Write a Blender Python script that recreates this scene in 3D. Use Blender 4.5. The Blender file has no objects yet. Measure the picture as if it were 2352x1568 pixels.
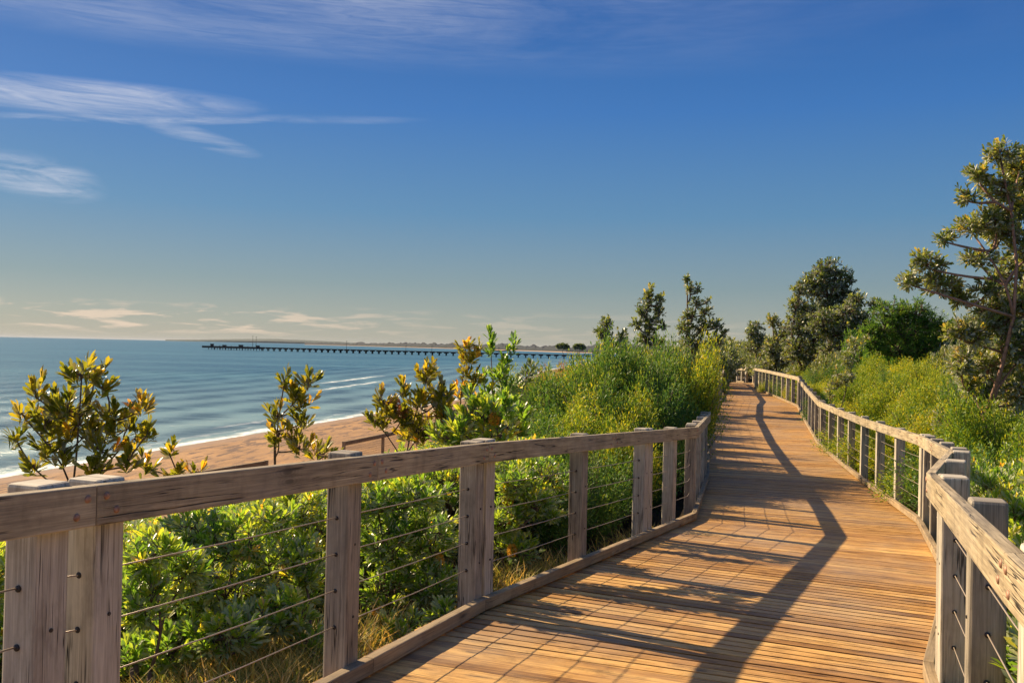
import bpy, math, random
import numpy as np
from mathutils import Vector, Matrix, noise as mnoise

random.seed(7)
RNG = np.random.default_rng(11)
scene = bpy.context.scene
COL = scene.collection

# ------------------------------------------------------------------ camera model
FPX, TILT, HZ, EYE = 2100.0, math.atan(.022), 15.0, 7.0
CT, ST = math.cos(TILT), math.sin(TILT)

def world_at(u, v, Y):
    """real position of something seen at (u,v) of the survey photo, standing Y metres away"""
    u0, v0 = u-1176, v-784
    a, b = u0*CT+v0*ST, -u0*ST+v0*CT
    return Vector((a*Y/FPX, Y, EYE-(b-HZ)*Y/FPX))

cam = bpy.data.cameras.new('camera'); cam_o = bpy.data.objects.new('camera', cam); COL.objects.link(cam_o)
cam.sensor_width = 36; cam.lens = 36*FPX/2352; cam.clip_start = .05; cam.clip_end = 200000
p = math.atan(HZ/FPX)
right0 = Vector((1, 0, 0)); fwd = Vector((0, math.cos(p), math.sin(p))); up0 = right0.cross(fwd)
right = right0*CT + up0*ST; up = right.cross(fwd)
M = Matrix((right, up, -fwd)).transposed().to_4x4(); M.translation = (0, 0, EYE)
cam_o.matrix_world = M
scene.camera = cam_o

# ------------------------------------------------------------------ small helpers
def tag(o, label=None, cat=None, group=None, kind=None):
    if label: o['label'] = label
    if cat: o['category'] = cat
    if group: o['group'] = group
    if kind: o['kind'] = kind
    return o

def empty(name, loc, label=None, cat=None, group=None):
    o = bpy.data.objects.new(name, None); COL.objects.link(o); o.location = loc
    o.empty_display_size = .2
    return tag(o, label, cat, group)

def interp(x, xs, ys):
    return np.interp(x, xs, ys)

class MB:
    """collects quads/tris with uv and a float attribute"""
    def __init__(s): s.v = []; s.f = []; s.uv = []; s.t = []; s.n = 0
    def quadbox(s, c8, uvlen, rnd, tint):
        # c8: 4 corners at start, 4 at end (same order), u runs start->end
        b = s.n; s.v += [tuple(p) for p in c8]; s.n += 8; s.t += [tint]*8
        P = [Vector(q) for q in c8]
        w = [(P[(i+1) % 4]-P[i]).length for i in range(4)]
        acc = 0
        for i in range(4):
            j = (i+1) % 4
            s.f.append((b+i, b+j, b+4+j, b+4+i))
            v0, v1 = rnd+acc, rnd+acc+w[i]; acc += w[i]+.03
            s.uv += [(rnd*3.7, v0), (rnd*3.7, v1), (rnd*3.7+uvlen, v1), (rnd*3.7+uvlen, v0)]
        s.f.append((b+3, b+2, b+1, b)); s.uv += [(rnd, rnd), (rnd+w[0]*.15, rnd), (rnd+w[0]*.15, rnd+w[1]), (rnd, rnd+w[1])]
        s.f.append((b+4, b+5, b+6, b+7)); s.uv += [(rnd, rnd), (rnd+w[0]*.15, rnd), (rnd+w[0]*.15, rnd+w[1]), (rnd, rnd+w[1])]
    def box(s, c, ax, ay, az, hx, hy, hz, rnd=0., tint=.5):
        """centre, unit axes, half sizes; grain runs along az"""
        c = Vector(c)
        st = [c + ax*(sx*hx) + ay*(sy*hy) - az*hz for sx, sy in ((-1, -1), (1, -1), (1, 1), (-1, 1))]
        en = [q + az*(2*hz) for q in st]
        s.quadbox(st+en, 2*hz, rnd, tint)
    def tube(s, pts, rads, sides=6, tint=.5):
        pts = [Vector(q) for q in pts]; b = s.n; L = 0; n = len(pts)
        u_ax = None
        for i, q in enumerate(pts):
            d = (pts[min(i+1, n-1)]-pts[max(i-1, 0)])
            d = d.normalized() if d.length > 1e-9 else Vector((0, 0, 1))
            if u_ax is None: u_ax = d.orthogonal().normalized()
            u_ax = (u_ax - d*u_ax.dot(d)); u_ax = u_ax.normalized() if u_ax.length > 1e-6 else d.orthogonal().normalized()
            w_ax = d.cross(u_ax)
            for k in range(sides):
                a = 2*math.pi*k/sides
                s.v.append(tuple(q+(u_ax*math.cos(a)+w_ax*math.sin(a))*rads[i])); s.t.append(tint)
        for i in range(n-1):
            l2 = L+(pts[i+1]-pts[i]).length
            for k in range(sides):
                k2 = (k+1) % sides
                s.f.append((b+i*sides+k, b+i*sides+k2, b+(i+1)*sides+k2, b+(i+1)*sides+k))
                s.uv += [(L, k*.05), (L, k*.05+.05), (l2, k*.05+.05), (l2, k*.05)]
            L = l2
        s.f.append(tuple(b+k for k in reversed(range(sides)))); s.uv += [(0, 0)]*sides
        s.f.append(tuple(b+(n-1)*sides+k for k in range(sides))); s.uv += [(0, 0)]*sides
        s.n += n*sides
    def build(s, name, mat, parent=None, smooth=False, bevel=0, origin=None):
        me = bpy.data.meshes.new(name)
        vv = s.v
        if origin is not None:
            ox, oy, oz = origin; vv = [(a-ox, b-oy, c-oz) for a, b, c in vv]
        me.from_pydata(vv, [], s.f)
        uvl = me.uv_layers.new(name='UVMap'); uvl.data.foreach_set('uv', np.array(s.uv, dtype=np.float32).ravel())
        at = me.attributes.new('tint', 'FLOAT', 'POINT'); at.data.foreach_set('value', np.array(s.t, dtype=np.float32))
        if smooth: me.polygons.foreach_set('use_smooth', [True]*len(me.polygons))
        me.materials.append(mat); me.update()
        o = bpy.data.objects.new(name, me); COL.objects.link(o)
        if parent is not None:
            o.parent = parent
        if bevel:
            m = o.modifiers.new('bevel', 'BEVEL'); m.width = bevel; m.segments = 2; m.limit_method = 'ANGLE'
        return o

def np_mesh(name, V, F, mat, attrs=None, smooth=False, parent=None):
    """V (n,3), F (m,k) same-size faces, numpy fast path"""
    me = bpy.data.meshes.new(name)
    me.vertices.add(len(V)); me.vertices.foreach_set('co', np.ascontiguousarray(V, dtype=np.float32).ravel())
    k = F.shape[1]
    me.loops.add(F.size); me.loops.foreach_set('vertex_index', F.astype(np.int32).ravel())
    me.polygons.add(len(F)); me.polygons.foreach_set('loop_start', np.arange(0, F.size, k, dtype=np.int32))
    if smooth: me.polygons.foreach_set('use_smooth', np.ones(len(F), dtype=bool))
    for an, av in (attrs or {}).items():
        at = me.attributes.new(an, 'FLOAT', 'POINT'); at.data.foreach_set('value', np.asarray(av, dtype=np.float32))
    me.materials.append(mat); me.update(calc_edges=True); me.validate()
    o = bpy.data.objects.new(name, me); COL.objects.link(o)
    if parent is not None: o.parent = parent
    return o

# ------------------------------------------------------------------ material helpers
def new_mat(name):
    m = bpy.data.materials.new(name); m.use_nodes = True
    nt = m.node_tree; nt.nodes.clear()
    out = nt.nodes.new('ShaderNodeOutputMaterial')
    return m, nt, out
class N:
    def __init__(s, nt): s.nt = nt
    def n(s, t, **kw):
        nd = s.nt.nodes.new(t)
        for k, v in kw.items():
            if k in nd.inputs.keys(): nd.inputs[k].default_value = v
            else: setattr(nd, k, v)
        return nd
    def l(s, a, b): s.nt.links.new(a, b)
    def math(s, op, a, b=None, c=None, clamp=False):
        nd = s.nt.nodes.new('ShaderNodeMath'); nd.operation = op; nd.use_clamp = clamp
        for i, x in enumerate((a, b, c)):
            if x is None: continue
            if isinstance(x, (int, float)): nd.inputs[i].default_value = x
            else: s.l(x, nd.inputs[i])
        return nd.outputs[0]
    def ramp(s, fac, stops, interp='LINEAR'):
        nd = s.nt.nodes.new('ShaderNodeValToRGB'); nd.color_ramp.interpolation = interp
        el = nd.color_ramp.elements
        while len(el) < len(stops): el.new(.5)
        for e, (p_, c) in zip(el, stops):
            e.position = p_
            e.color = (c, c, c, 1) if isinstance(c, (int, float)) else (*c, 1)
        s.l(fac, nd.inputs[0]); return nd.outputs[0]
    def mix(s, fac, a, b, mode='MIX'):
        nd = s.nt.nodes.new('ShaderNodeMix'); nd.data_type = 'RGBA'; nd.blend_type = mode
        for i, x in ((0, fac), (6, a), (7, b)):
            if isinstance(x, (int, float)): nd.inputs[i].default_value = x if i == 0 else (x, x, x, 1)
            elif isinstance(x, tuple): nd.inputs[i].default_value = (*x, 1)
            else: s.l(x, nd.inputs[i])
        return nd.outputs[2]
    def noise(s, vec, scale, detail=3, rough=.55, dist=0.):
        nd = s.nt.nodes.new('ShaderNodeTexNoise')
        nd.inputs['Scale'].default_value = scale; nd.inputs['Detail'].default_value = detail
        nd.inputs['Roughness'].default_value = rough; nd.inputs['Distortion'].default_value = dist
        if vec is not None: s.l(vec, nd.inputs['Vector'])
        return nd.outputs['Fac']
    def mapping(s, vec, scale=(1, 1, 1), loc=(0, 0, 0), rot=(0, 0, 0)):
        nd = s.nt.nodes.new('ShaderNodeMapping'); s.l(vec, nd.inputs['Vector'])
        nd.inputs['Scale'].default_value = scale; nd.inputs['Location'].default_value = loc; nd.inputs['Rotation'].default_value = rot
        return nd.outputs[0]
    def attr(s, name):
        nd = s.nt.nodes.new('ShaderNodeAttribute'); nd.attribute_name = name; return nd.outputs['Fac']

def wood(name, dark, mid, light, crack=.6, rough=.75, knots=True, nails=False, tv=.28):
    m, nt, out = new_mat(name); q = N(nt)
    uv = q.n('ShaderNodeUVMap').outputs[0]
    tint = q.attr('tint')
    g1 = q.noise(q.mapping(uv, (2.2, 70, 1)), 1.0, 6, .65, .35)
    g2 = q.noise(q.mapping(uv, (9, 320, 1)), 1.0, 3, .6)
    blot = q.noise(q.mapping(uv, (3.0, 9, 1)), 1.0, 4, .6)
    f = q.math('ADD', q.math('MULTIPLY', g1, .5), q.math('MULTIPLY', g2, .22))
    f = q.math('ADD', f, q.math('MULTIPLY', blot, .28))
    f = q.math('ADD', f, q.math('MULTIPLY', q.math('SUBTRACT', tint, .5), tv))
    col = q.ramp(f, [(.32, dark), (.5, mid), (.66, light)])
    # drying cracks: thin long lines
    c = q.noise(q.mapping(uv, (.9, 40, 1), (3.1, 7.7, 0)), 1.0, 3, .5, .2)
    c = q.math('ABSOLUTE', q.math('SUBTRACT', c, .5))
    cmask = q.noise(q.mapping(uv, (2.5, 7, 1), (9, 1, 0)), 1.0, 2, .5)
    cm = q.math('MULTIPLY', q.ramp(c, [(0, 1), (.009, .9), (.019, 0)]), q.ramp(cmask, [(.46, 0), (.56, 1)]))
    cm = q.math('MULTIPLY', cm, crack)
    col = q.mix(cm, col, tuple(x*.12 for x in dark))
    h = q.math('SUBTRACT', q.math('MULTIPLY', f, .5), cm)
    if knots:
        vor = q.n('ShaderNodeTexVoronoi'); vor.inputs['Scale'].default_value = 1.0; vor.inputs['Randomness'].default_value = 1
        q.l(q.mapping(uv, (2.4, 7.5, 1)), vor.inputs['Vector'])
        d = vor.outputs['Distance']
        sel = nt.nodes.new('ShaderNodeSeparateColor'); q.l(vor.outputs['Color'], sel.inputs[0])
        pick = q.math('GREATER_THAN', sel.outputs[0], .5)
        k = q.math('MULTIPLY', q.ramp(d, [(0, 1), (.05, .75), (.10, .25), (.2, 0)]), pick)
        rings = q.math('SINE', q.math('MULTIPLY', d, 110))
        rm = q.math('MULTIPLY', q.ramp(d, [(.06, 1), (.26, 0)]), pick)
        rm = q.math('MULTIPLY', rm, q.math('MULTIPLY', q.math('ADD', rings, 1), .22))
        col = q.mix(rm, col, tuple(x*.55 for x in dark))
        col = q.mix(k, col, tuple(x*.22 for x in dark))
    # lichen/dirt stains
    geo = q.n('ShaderNodeNewGeometry').outputs['Position']
    st = q.noise(q.mapping(geo, (7, 7, 3.5)), 1.0, 5, .7)
    col = q.mix(q.ramp(st, [(.5, 0), (.72, .45)]), col, tuple(x*.4 for x in dark))
    gw = q.noise(q.mapping(geo, (.9, .9, .9)), 1.0, 4, .65)
    col = q.mix(q.ramp(gw, [(.42, 0), (.68, .38)]), col, tuple(sum(mid)/3*k_ for k_ in (1.05, .95, .8)))
    if nails:
        sp = nt.nodes.new('ShaderNodeSeparateXYZ'); q.l(uv, sp.inputs[0])
    b = q.n('ShaderNodeBsdfPrincipled', Roughness=rough); b.inputs['Specular IOR Level'].default_value = .3
    q.l(col, b.inputs['Base Color'])
    bp = q.n('ShaderNodeBump', Strength=.55, Distance=.004); q.l(h, bp.inputs['Height']); q.l(bp.outputs[0], b.inputs['Normal'])
    q.l(b.outputs[0], out.inputs[0])
    return m

def leaf_mat(name, stops, back=None, trans=.45, rough=.38, tcol=1.5, orange=0.0, spec=.5, gain=1.22):
    m, nt, out = new_mat(name); q = N(nt)
    col = q.ramp(q.attr('tint'), stops)
    ng = q.noise(q.n('ShaderNodeNewGeometry').outputs['Position'], 1.6, 2)
    col = q.mix(q.ramp(ng, [(.35, 0), (.65, .4)]), col, (1.45, 1.15, .6), 'MULTIPLY')
    col = q.mix(1.0, col, (gain*1.03, gain, gain*.95), 'MULTIPLY')
    tc = q.mix(1.0, col, (tcol*1.2, tcol, tcol*.46), 'MULTIPLY')
    if back:
        bf = q.n('ShaderNodeNewGeometry').outputs['Backfacing']
        col = q.mix(bf, col, back)
    b = q.n('ShaderNodeBsdfPrincipled', Roughness=rough); b.inputs['Specular IOR Level'].default_value = spec
    q.l(col, b.inputs['Base Color'])
    t = q.n('ShaderNodeBsdfTranslucent'); q.l(tc, t.inputs['Color'])
    mx = q.n('ShaderNodeMixShader'); mx.inputs[0].default_value = trans
    q.l(b.outputs[0], mx.inputs[1]); q.l(t.outputs[0], mx.inputs[2]); q.l(mx.outputs[0], out.inputs[0])
    return m

def plain(name, col, rough=.6, metal=0., bump=None, var=.25, vscale=6):
    m, nt, out = new_mat(name); q = N(nt)
    pos = q.n('ShaderNodeTexCoord').outputs['Object']
    nz = q.noise(pos, vscale, 5, .6)
    c = q.mix(q.ramp(nz, [(.3, 0), (.7, 1)]), tuple(x*(1-var) for x in col), tuple(min(1, x*(1+var)) for x in col))
    b = q.n('ShaderNodeBsdfPrincipled', Roughness=rough, Metallic=metal); q.l(c, b.inputs['Base Color'])
    if bump:
        bp = q.n('ShaderNodeBump', Strength=.6, Distance=bump); q.l(nz, bp.inputs['Height']); q.l(bp.outputs[0], b.inputs['Normal'])
    q.l(b.outputs[0], out.inputs[0]); return m

M_DECK = wood('deck_wood', (.18, .075, .018), (.47, .245, .07), (.78, .47, .15), crack=.7, rough=.62, tv=.24)
M_POST = wood('post_wood', (.15, .125, .09), (.39, .34, .26), (.63, .57, .45), crack=1.0)
M_RAIL = wood('rail_wood', (.13, .095, .055), (.39, .31, .19), (.68, .55, .35), crack=1.2)
M_KERB = wood('kerb_wood', (.14, .095, .05), (.31, .22, .12), (.50, .37, .21), crack=.6)
M_CABLE = plain('cable_steel', (.42, .34, .26), .5, .4, var=.1)
M_HOLE = plain('dark_fitting', (.03, .028, .028), .6, .2, var=.1)
M_BOLT = plain('rusty_bolt', (.36, .20, .13), .6, .4, var=.4, vscale=60)
M_BARK = plain('bark', (.13, .085, .065), .9, bump=.01, var=.45, vscale=25)
M_BARKR = plain('reddish_bark', (.27, .15, .11), .85, bump=.01, var=.45, vscale=18)
M_PIER = plain('pier_timber', (.035, .032, .032), .9)
M_BANK = leaf_mat('banksia_leaf', [(0, (.045, .12, .025)), (.3, (.10, .22, .035)), (.62, (.205, .30, .042)), (.88, (.37, .39, .052)), (1, (.48, .30, .045))], back=(.46, .48, .30), trans=.5, rough=.30, tcol=2.0)
M_BANKO = leaf_mat('bronze_banksia_leaf', [(0, (.06, .09, .014)), (.4, (.14, .17, .022)), (.75, (.29, .26, .03)), (1, (.48, .24, .04))], back=(.42, .40, .24), trans=.5, rough=.30, tcol=1.8)
M_HEATH = leaf_mat('heath_leaf', [(0, (.025, .07, .014)), (.4, (.065, .155, .022)), (.7, (.19, .28, .03)), (.92, (.29, .34, .033)), (1, (.38, .37, .033))], trans=.4, rough=.5, spec=.3)
M_HEATHD = leaf_mat('blue_green_heath_leaf', [(0, (.025, .075, .025)), (.5, (.06, .155, .04)), (1, (.2, .27, .05))], trans=.38, rough=.5, spec=.3)
M_TREE = leaf_mat('grey_green_leaf', [(0, (.045, .085, .035)), (.5, (.11, .17, .06)), (.85, (.22, .28, .09)), (1, (.34, .30, .08))], back=(.46, .46, .34), trans=.42, rough=.36)
M_BRIGHT = leaf_mat('bright_green_leaf', [(0, (.03, .095, .025)), (.5, (.085, .20, .045)), (1, (.21, .32, .06))], trans=.45, rough=.5, spec=.3)
M_GRASS = leaf_mat('grass_blade', [(0, (.09, .14, .04)), (.5, (.26, .26, .09)), (1, (.55, .42, .22))], trans=.35, rough=.6, spec=.2)
M_CONE = leaf_mat('flower_cone', [(0, (.50, .26, .05)), (1, (.62, .45, .06))], trans=.15, rough=.8, spec=.1)
M_CONEB = leaf_mat('old_cone', [(0, (.28, .12, .06)), (1, (.42, .20, .09))], trans=.1, rough=.8, spec=.1)

# ------------------------------------------------------------------ plan of the boardwalk
# inner edge of the left and right side (x, y); read off the photo with a flat-horizon survey
EL = [(-2.60, -1.2), (-1.213, 2.70), (-.125, 5.60), (2.10, 10.2), (3.22, 14.7), (6.10, 28.0), (8.06, 34.7), (12.9, 55.5), (14.55, 63.0)]
ER = [(-.05, -1.2), (1.16, 2.14), (2.11, 4.63), (3.42, 7.14), (4.74, 10.64), (7.15, 21.3), (9.75, 31.2), (12.05, 45.3), (15.75, 59.5)]
def hdeck(x, y):
    s = .927*y+.375*x
    return EYE-np.interp(s, [-10, 0, 12.2, 17, 22.5, 27, 32.6, 40, 46.5, 56, 66, 80], [.873, 1.366, 1.967, 2.07, 2.11, 2.0, 1.80, 1.76, 1.76, 1.92, 2.13, 2.3])

def resample(poly, step):
    pts = []
    for (a, b) in zip(poly[:-1], poly[1:]):
        L = math.hypot(b[0]-a[0], b[1]-a[1]); n = max(1, int(L/step))
        for i in range(n):
            t = i/n; pts.append((a[0]+(b[0]-a[0])*t, a[1]+(b[1]-a[1])*t))
    pts.append(poly[-1]); return pts

CEN = [(-1.35, -1.2), (-.02, 2.4), (.98, 5.1), (2.78, 8.8), (4.0, 12.7), (6.55, 24.4), (8.75, 33.0), (12.0, 46.5), (15.6, 61.5)]
CENP = np.array(resample(CEN, .5))

def smooth(a, b, x):
    t = np.clip((x-a)/(b-a), 0, 1); return t*t*(3-2*t)

XS_Y = [-300, -50, 0, 45, 60.5, 92.5, 137, 300, 650, 900]
XS_X = [-140, -60, -40, -25.2, -21.8, -13.9, -3, 12, 75, 260]
def xshore(y): return np.interp(y, XS_Y, XS_X)

def fbm(x, y, sc, seed=0.):
    """cheap smooth pseudo-noise, vectorised"""
    r = np.zeros_like(x, dtype=float)
    a = 1.
    for k in range(4):
        f = sc*(1.9**k); ph = seed*7.3+k*2.1
        r += a*(np.sin(x*f+1.7*np.sin(y*f*.8+ph)+ph)*np.cos(y*f*1.1+1.3*np.sin(x*f*.7-ph)+ph*1.4)); a *= .55
    return r

def ground_z(x, y):
    x = np.asarray(x, dtype=float); y = np.asarray(y, dtype=float)
    d = x-xshore(y)
    nat = np.interp(d, [-400, -30, 0, 6, 14, 20, 26, 31, 35, 46, 70, 120, 300], [-12, -1.8, 0, .45, 1.1, 1.6, 2.6, 3.9, 4.75, 4.9, 5.3, 5.6, 6])
    nat = nat + fbm(x, y, .35, 1)*.16*smooth(16, 30, d) + fbm(x, y, 1.1, 2)*.03*smooth(3, 12, d)
    dx = x[..., None]-CENP[:, 0]; dy = y[..., None]-CENP[:, 1]
    dd = np.sqrt(dx*dx+dy*dy).min(axis=-1)
    w = 1-smooth(1.6, 4.8, dd)
    far = smooth(66, 90, y)
    return nat*(1-w*(1-far)) + (hdeck(x, y)-.42+fbm(x, y, 1.5, 4)*.03)*w*(1-far)
def gz(x, y): return float(ground_z(np.array([x]), np.array([y]))[0])

# ------------------------------------------------------------------ ground
def polar(name, rmin, rmax, nr, na, zfun, mat, attrs_fun=None):
    r = np.concatenate([[0.001], np.geomspace(rmin, rmax, nr)])
    # finer sectors in front
    a = np.linspace(-math.pi, math.pi, na, endpoint=False)
    a = a + .55*np.sin(a)*-1.0*0 
    R, A = np.meshgrid(r, a, indexing='ij')
    X, Y = R*np.sin(A), R*np.cos(A)
    Z = zfun(X, Y)
    V = np.stack([X, Y, Z], -1).reshape(-1, 3)
    nR, nA = len(r), na
    i = np.arange(nR-1)[:, None]; j = np.arange(nA)[None, :]; j2 = (j+1) % nA
    F = np.stack([i*nA+j, i*nA+j2, (i+1)*nA+j2, (i+1)*nA+j], -1).reshape(-1, 4)[:, ::-1]
    return np_mesh(name, V, F, mat, attrs_fun(X.ravel(), Y.ravel()) if attrs_fun else None, smooth=True)

m, nt, out = new_mat('sand'); q = N(nt)
pos = q.n('ShaderNodeNewGeometry').outputs['Position']
dsh = q.attr('shore')
n1 = q.noise(pos, .45, 4, .6); n2 = q.noise(q.mapping(pos, (5, 1.4, 1)), 1.0, 4, .7)
c = q.mix(q.ramp(n1, [(.35, 0), (.65, 1)]), (.22, .115, .04), (.40, .215, .075))
c = q.mix(q.ramp(n2, [(.38, .6), (.55, 0)]), c, (.26, .15, .08))
# wrack: dark seaweed flecks lying on the beach
wn = q.noise(q.mapping(pos, (1.5, .42, 1), rot=(0, 0, math.radians(-8))), 1.0, 4, .62); wm = q.math('MULTIPLY', q.ramp(wn, [(.51, 0), (.57, 1)]), q.ramp(q.math('DIVIDE', dsh, 14), [(.08, 0), (.15, 1), (.6, .9), (1, .35)]))
c = q.mix(q.math('MULTIPLY', wm, .95), c, (.10, .055, .035))
c = q.mix(q.ramp(q.math('DIVIDE', dsh, 4), [(.2, 1), (.8, 0)]), c, (.25, .16, .10))     # wet sand
# leaf litter under the scrub
lit = q.ramp(q.math('DIVIDE', q.math('ADD', dsh, q.math('MULTIPLY', n1, 8)), 40), [(.58, 0), (.68, 1)])
ln = q.noise(pos, 5, 6, .8)
c = q.mix(q.math('MULTIPLY', lit, q.ramp(ln, [(.42, .97), (.62, .55)])), c, (.075, .055, .028))
inl = q.ramp(q.math('DIVIDE', dsh, 100), [(.42, 0), (.55, 1)])
c = q.mix(inl, c, q.mix(ln, (.03, .05, .015), (.10, .12, .03)))
b = q.n('ShaderNodeBsdfPrincipled', Roughness=.9); q.l(c, b.inputs['Base Color'])
bp = q.n('ShaderNodeBump', Strength=.8, Distance=.05); q.l(q.noise(pos, 4, 7, .75), bp.inputs['Height']); q.l(bp.outputs[0], b.inputs['Normal'])
q.l(b.outputs[0], out.inputs[0]); M_SAND = m

g = polar('ground', 1.0, 1100, 170, 540, ground_z, M_SAND, lambda X, Y: {'shore': X-xshore(Y)})
tag(g, kind='structure')

# ------------------------------------------------------------------ sea
m, nt, out = new_mat('sea_water'); q = N(nt)
pos = q.n('ShaderNodeNewGeometry').outputs['Position']
dsh = q.attr('shore')       # negative seawards
big = q.noise(q.mapping(pos, (.006, .03, 1), rot=(0, 0, math.radians(-14))), 1.0, 4, .6)
mid_ = q.noise(q.mapping(pos, (.02, .11, 1), rot=(0, 0, math.radians(-20))), 1.0, 4, .6)
c = q.mix(q.ramp(big, [(.38, 0), (.62, 1)]), (.026, .10, .145), (.068, .18, .215))
sh = q.ramp(q.math('DIVIDE', dsh, -60), [(0, 1), (.25, .5), (1, 0)])
c = q.mix(sh, c, (.20, .30, .30))
fn = q.noise(q.mapping(pos, (.9, .9, 1)), 1.0, 6, .8)
wob = q.math('MULTIPLY', q.math('SUBTRACT', q.noise(pos, .18, 4, .7), .5), 4.0)
dd = q.math('ADD', dsh, wob)
def band(centre, width):
    return q.ramp(q.math('ABSOLUTE', q.math('SUBTRACT', dd, centre)), [(0, 1), (min(.99, width), 0)])
f1 = band(-.6, .95); f2 = q.math('MULTIPLY', band(-2.6, .35), .35)
seg = q.noise(q.mapping(pos, (.05, .03, 1)), 1.0, 2, .5)
sy_ = nt.nodes.new('ShaderNodeSeparateXYZ'); q.l(pos, sy_.inputs[0])
def ywin(a, b): return q.ramp(q.math('DIVIDE', sy_.outputs[1], 400), [(a/400, 0), ((a+8)/400, 1), ((b-10)/400, 1), (b/400, 0)])
f3 = q.math('MULTIPLY', band(-33, .95), ywin(160, 212))
f4 = q.math('MULTIPLY', band(-26, .7), ywin(135, 180))
f5 = q.math('MULTIPLY', band(-5.5, .5), q.ramp(seg, [(.54, 0), (.6, .5)]))
f4 = q.math('MAXIMUM', f4, f5)
foam = q.math('MAXIMUM', q.math('MAXIMUM', f1, f2), q.math('MAXIMUM', f3, f4))
foam = q.math('MULTIPLY', foam, q.ramp(fn, [(.36, 0), (.52, 1)]))
b = q.n('ShaderNodeBsdfPrincipled', Roughness=.22); b.inputs['IOR'].default_value = 1.33
c = q.mix(foam, c, (.78, .78, .76)); q.l(c, b.inputs['Base Color'])
q.l(q.math('ADD', .3, q.math('MULTIPLY', foam, .6)), b.inputs['Roughness'])
# swell parallel to the shore + chop
wv = q.math('SINE', q.math('ADD', q.math('MULTIPLY', dsh, .75), q.math('MULTIPLY', mid_, 7)))
wv = q.math('MULTIPLY', wv, q.ramp(q.math('DIVIDE', dsh, -90), [(0, 1), (1, .15)]))
ch = q.noise(q.mapping(pos, (.5, 1.1, 1), rot=(0, 0, math.radians(-20))), 1.0, 6, .7)
hh = q.math('ADD', q.math('MULTIPLY', wv, .5), q.math('ADD', q.math('MULTIPLY', ch, .35), q.math('MULTIPLY', mid_, .9)))
bp = q.n('ShaderNodeBump', Strength=.8, Distance=1.0); q.l(hh, bp.inputs['Height']); q.l(bp.outputs[0], b.inputs['Normal'])
q.l(b.outputs[0], out.inputs[0]); M_SEA = m
s = polar('sea', 4, 90000, 190, 360, lambda X, Y: np.zeros_like(X), M_SEA, lambda X, Y: {'shore': np.clip(X-xshore(Y), -400, 50)})
tag(s, kind='structure')

# ------------------------------------------------------------------ far shore
m, nt, out = new_mat('far_land'); q = N(nt)
pos = q.n('ShaderNodeNewGeometry').outputs['Position']
sp = nt.nodes.new('ShaderNodeSeparateXYZ'); q.l(pos, sp.inputs[0])
nz = q.noise(pos, .02, 5, .7)
c = q.mix(nz, (.010, .017, .026), (.02, .03, .035))
c = q.mix(q.ramp(q.math('DIVIDE', sp.outputs[2], 10), [(.10, 1), (.15, 0)]), c, (.50, .34, .22))
b = q.n('ShaderNodeBsdfPrincipled', Roughness=.95); q.l(c, b.inputs['Base Color']); q.l(b.outputs[0], out.inputs[0]); M_FAR = m
M_BLUEHILL = plain('distant_hills', (.05, .075, .06), .95, var=.08, vscale=.001)

def land(name, px0, px1, ydist, hfun, mat, depth, seed, rough_=.25, n=260):
    """a strip of coast with beach, scrub front and depth; ydist(px) metres, hfun(px) height"""
    V = []; prof = [(0, -.6), (.04, .9), (.05, 1.4), (.055, .4), (.12, .8), (.25, 1.0), (.6, 1.0), (1, .7)]
    for i in range(n+1):
        px = px0+(px1-px0)*i/n; Y = ydist(px); X = (px-1176)/FPX*Y; H = hfun(px)
        for k, (t, h) in enumerate(prof):
            YY = Y+depth*t; XX = X*YY/Y*(1.0) if k else X
            nn = 1+rough_*mnoise.noise(Vector((XX*.02*400/depth, YY*.01, seed)))*2+rough_*mnoise.noise(Vector((XX*.09*400/depth, YY*.05, seed+5)))
            V.append((XX, YY, h if k < 3 else max(1.8, h*H*nn)))
    k = len(prof); F = []
    for i in range(n):
        for j in range(k-1):
            F.append((i*k+j, (i+1)*k+j, (i+1)*k+j+1, i*k+j+1))
    me = bpy.data.meshes.new(name); me.from_pydata(V, [], F); me.materials.append(mat)
    o = bpy.data.objects.new(name, me); COL.objects.link(o); tag(o, kind='structure'); return o
land('hills', 380, 1750, lambda p_: 16000, lambda p_: 14+62*math.exp(-((p_-640)/190)**2)+40*math.exp(-((p_-1100)/160)**2), M_BLUEHILL, 4000, 2, .08)
land('far_shore', 700, 1800, lambda p_: np.interp(p_, [700, 1000, 1300, 1800], [5200, 3300, 1900, 1500]), lambda p_: np.interp(p_, [700, 900, 1180, 1290, 1330, 1370, 1420, 1800], [12, 16, 14, 13, 15, 19, 16, 14]), M_FAR, 500, 8, .35)

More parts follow.
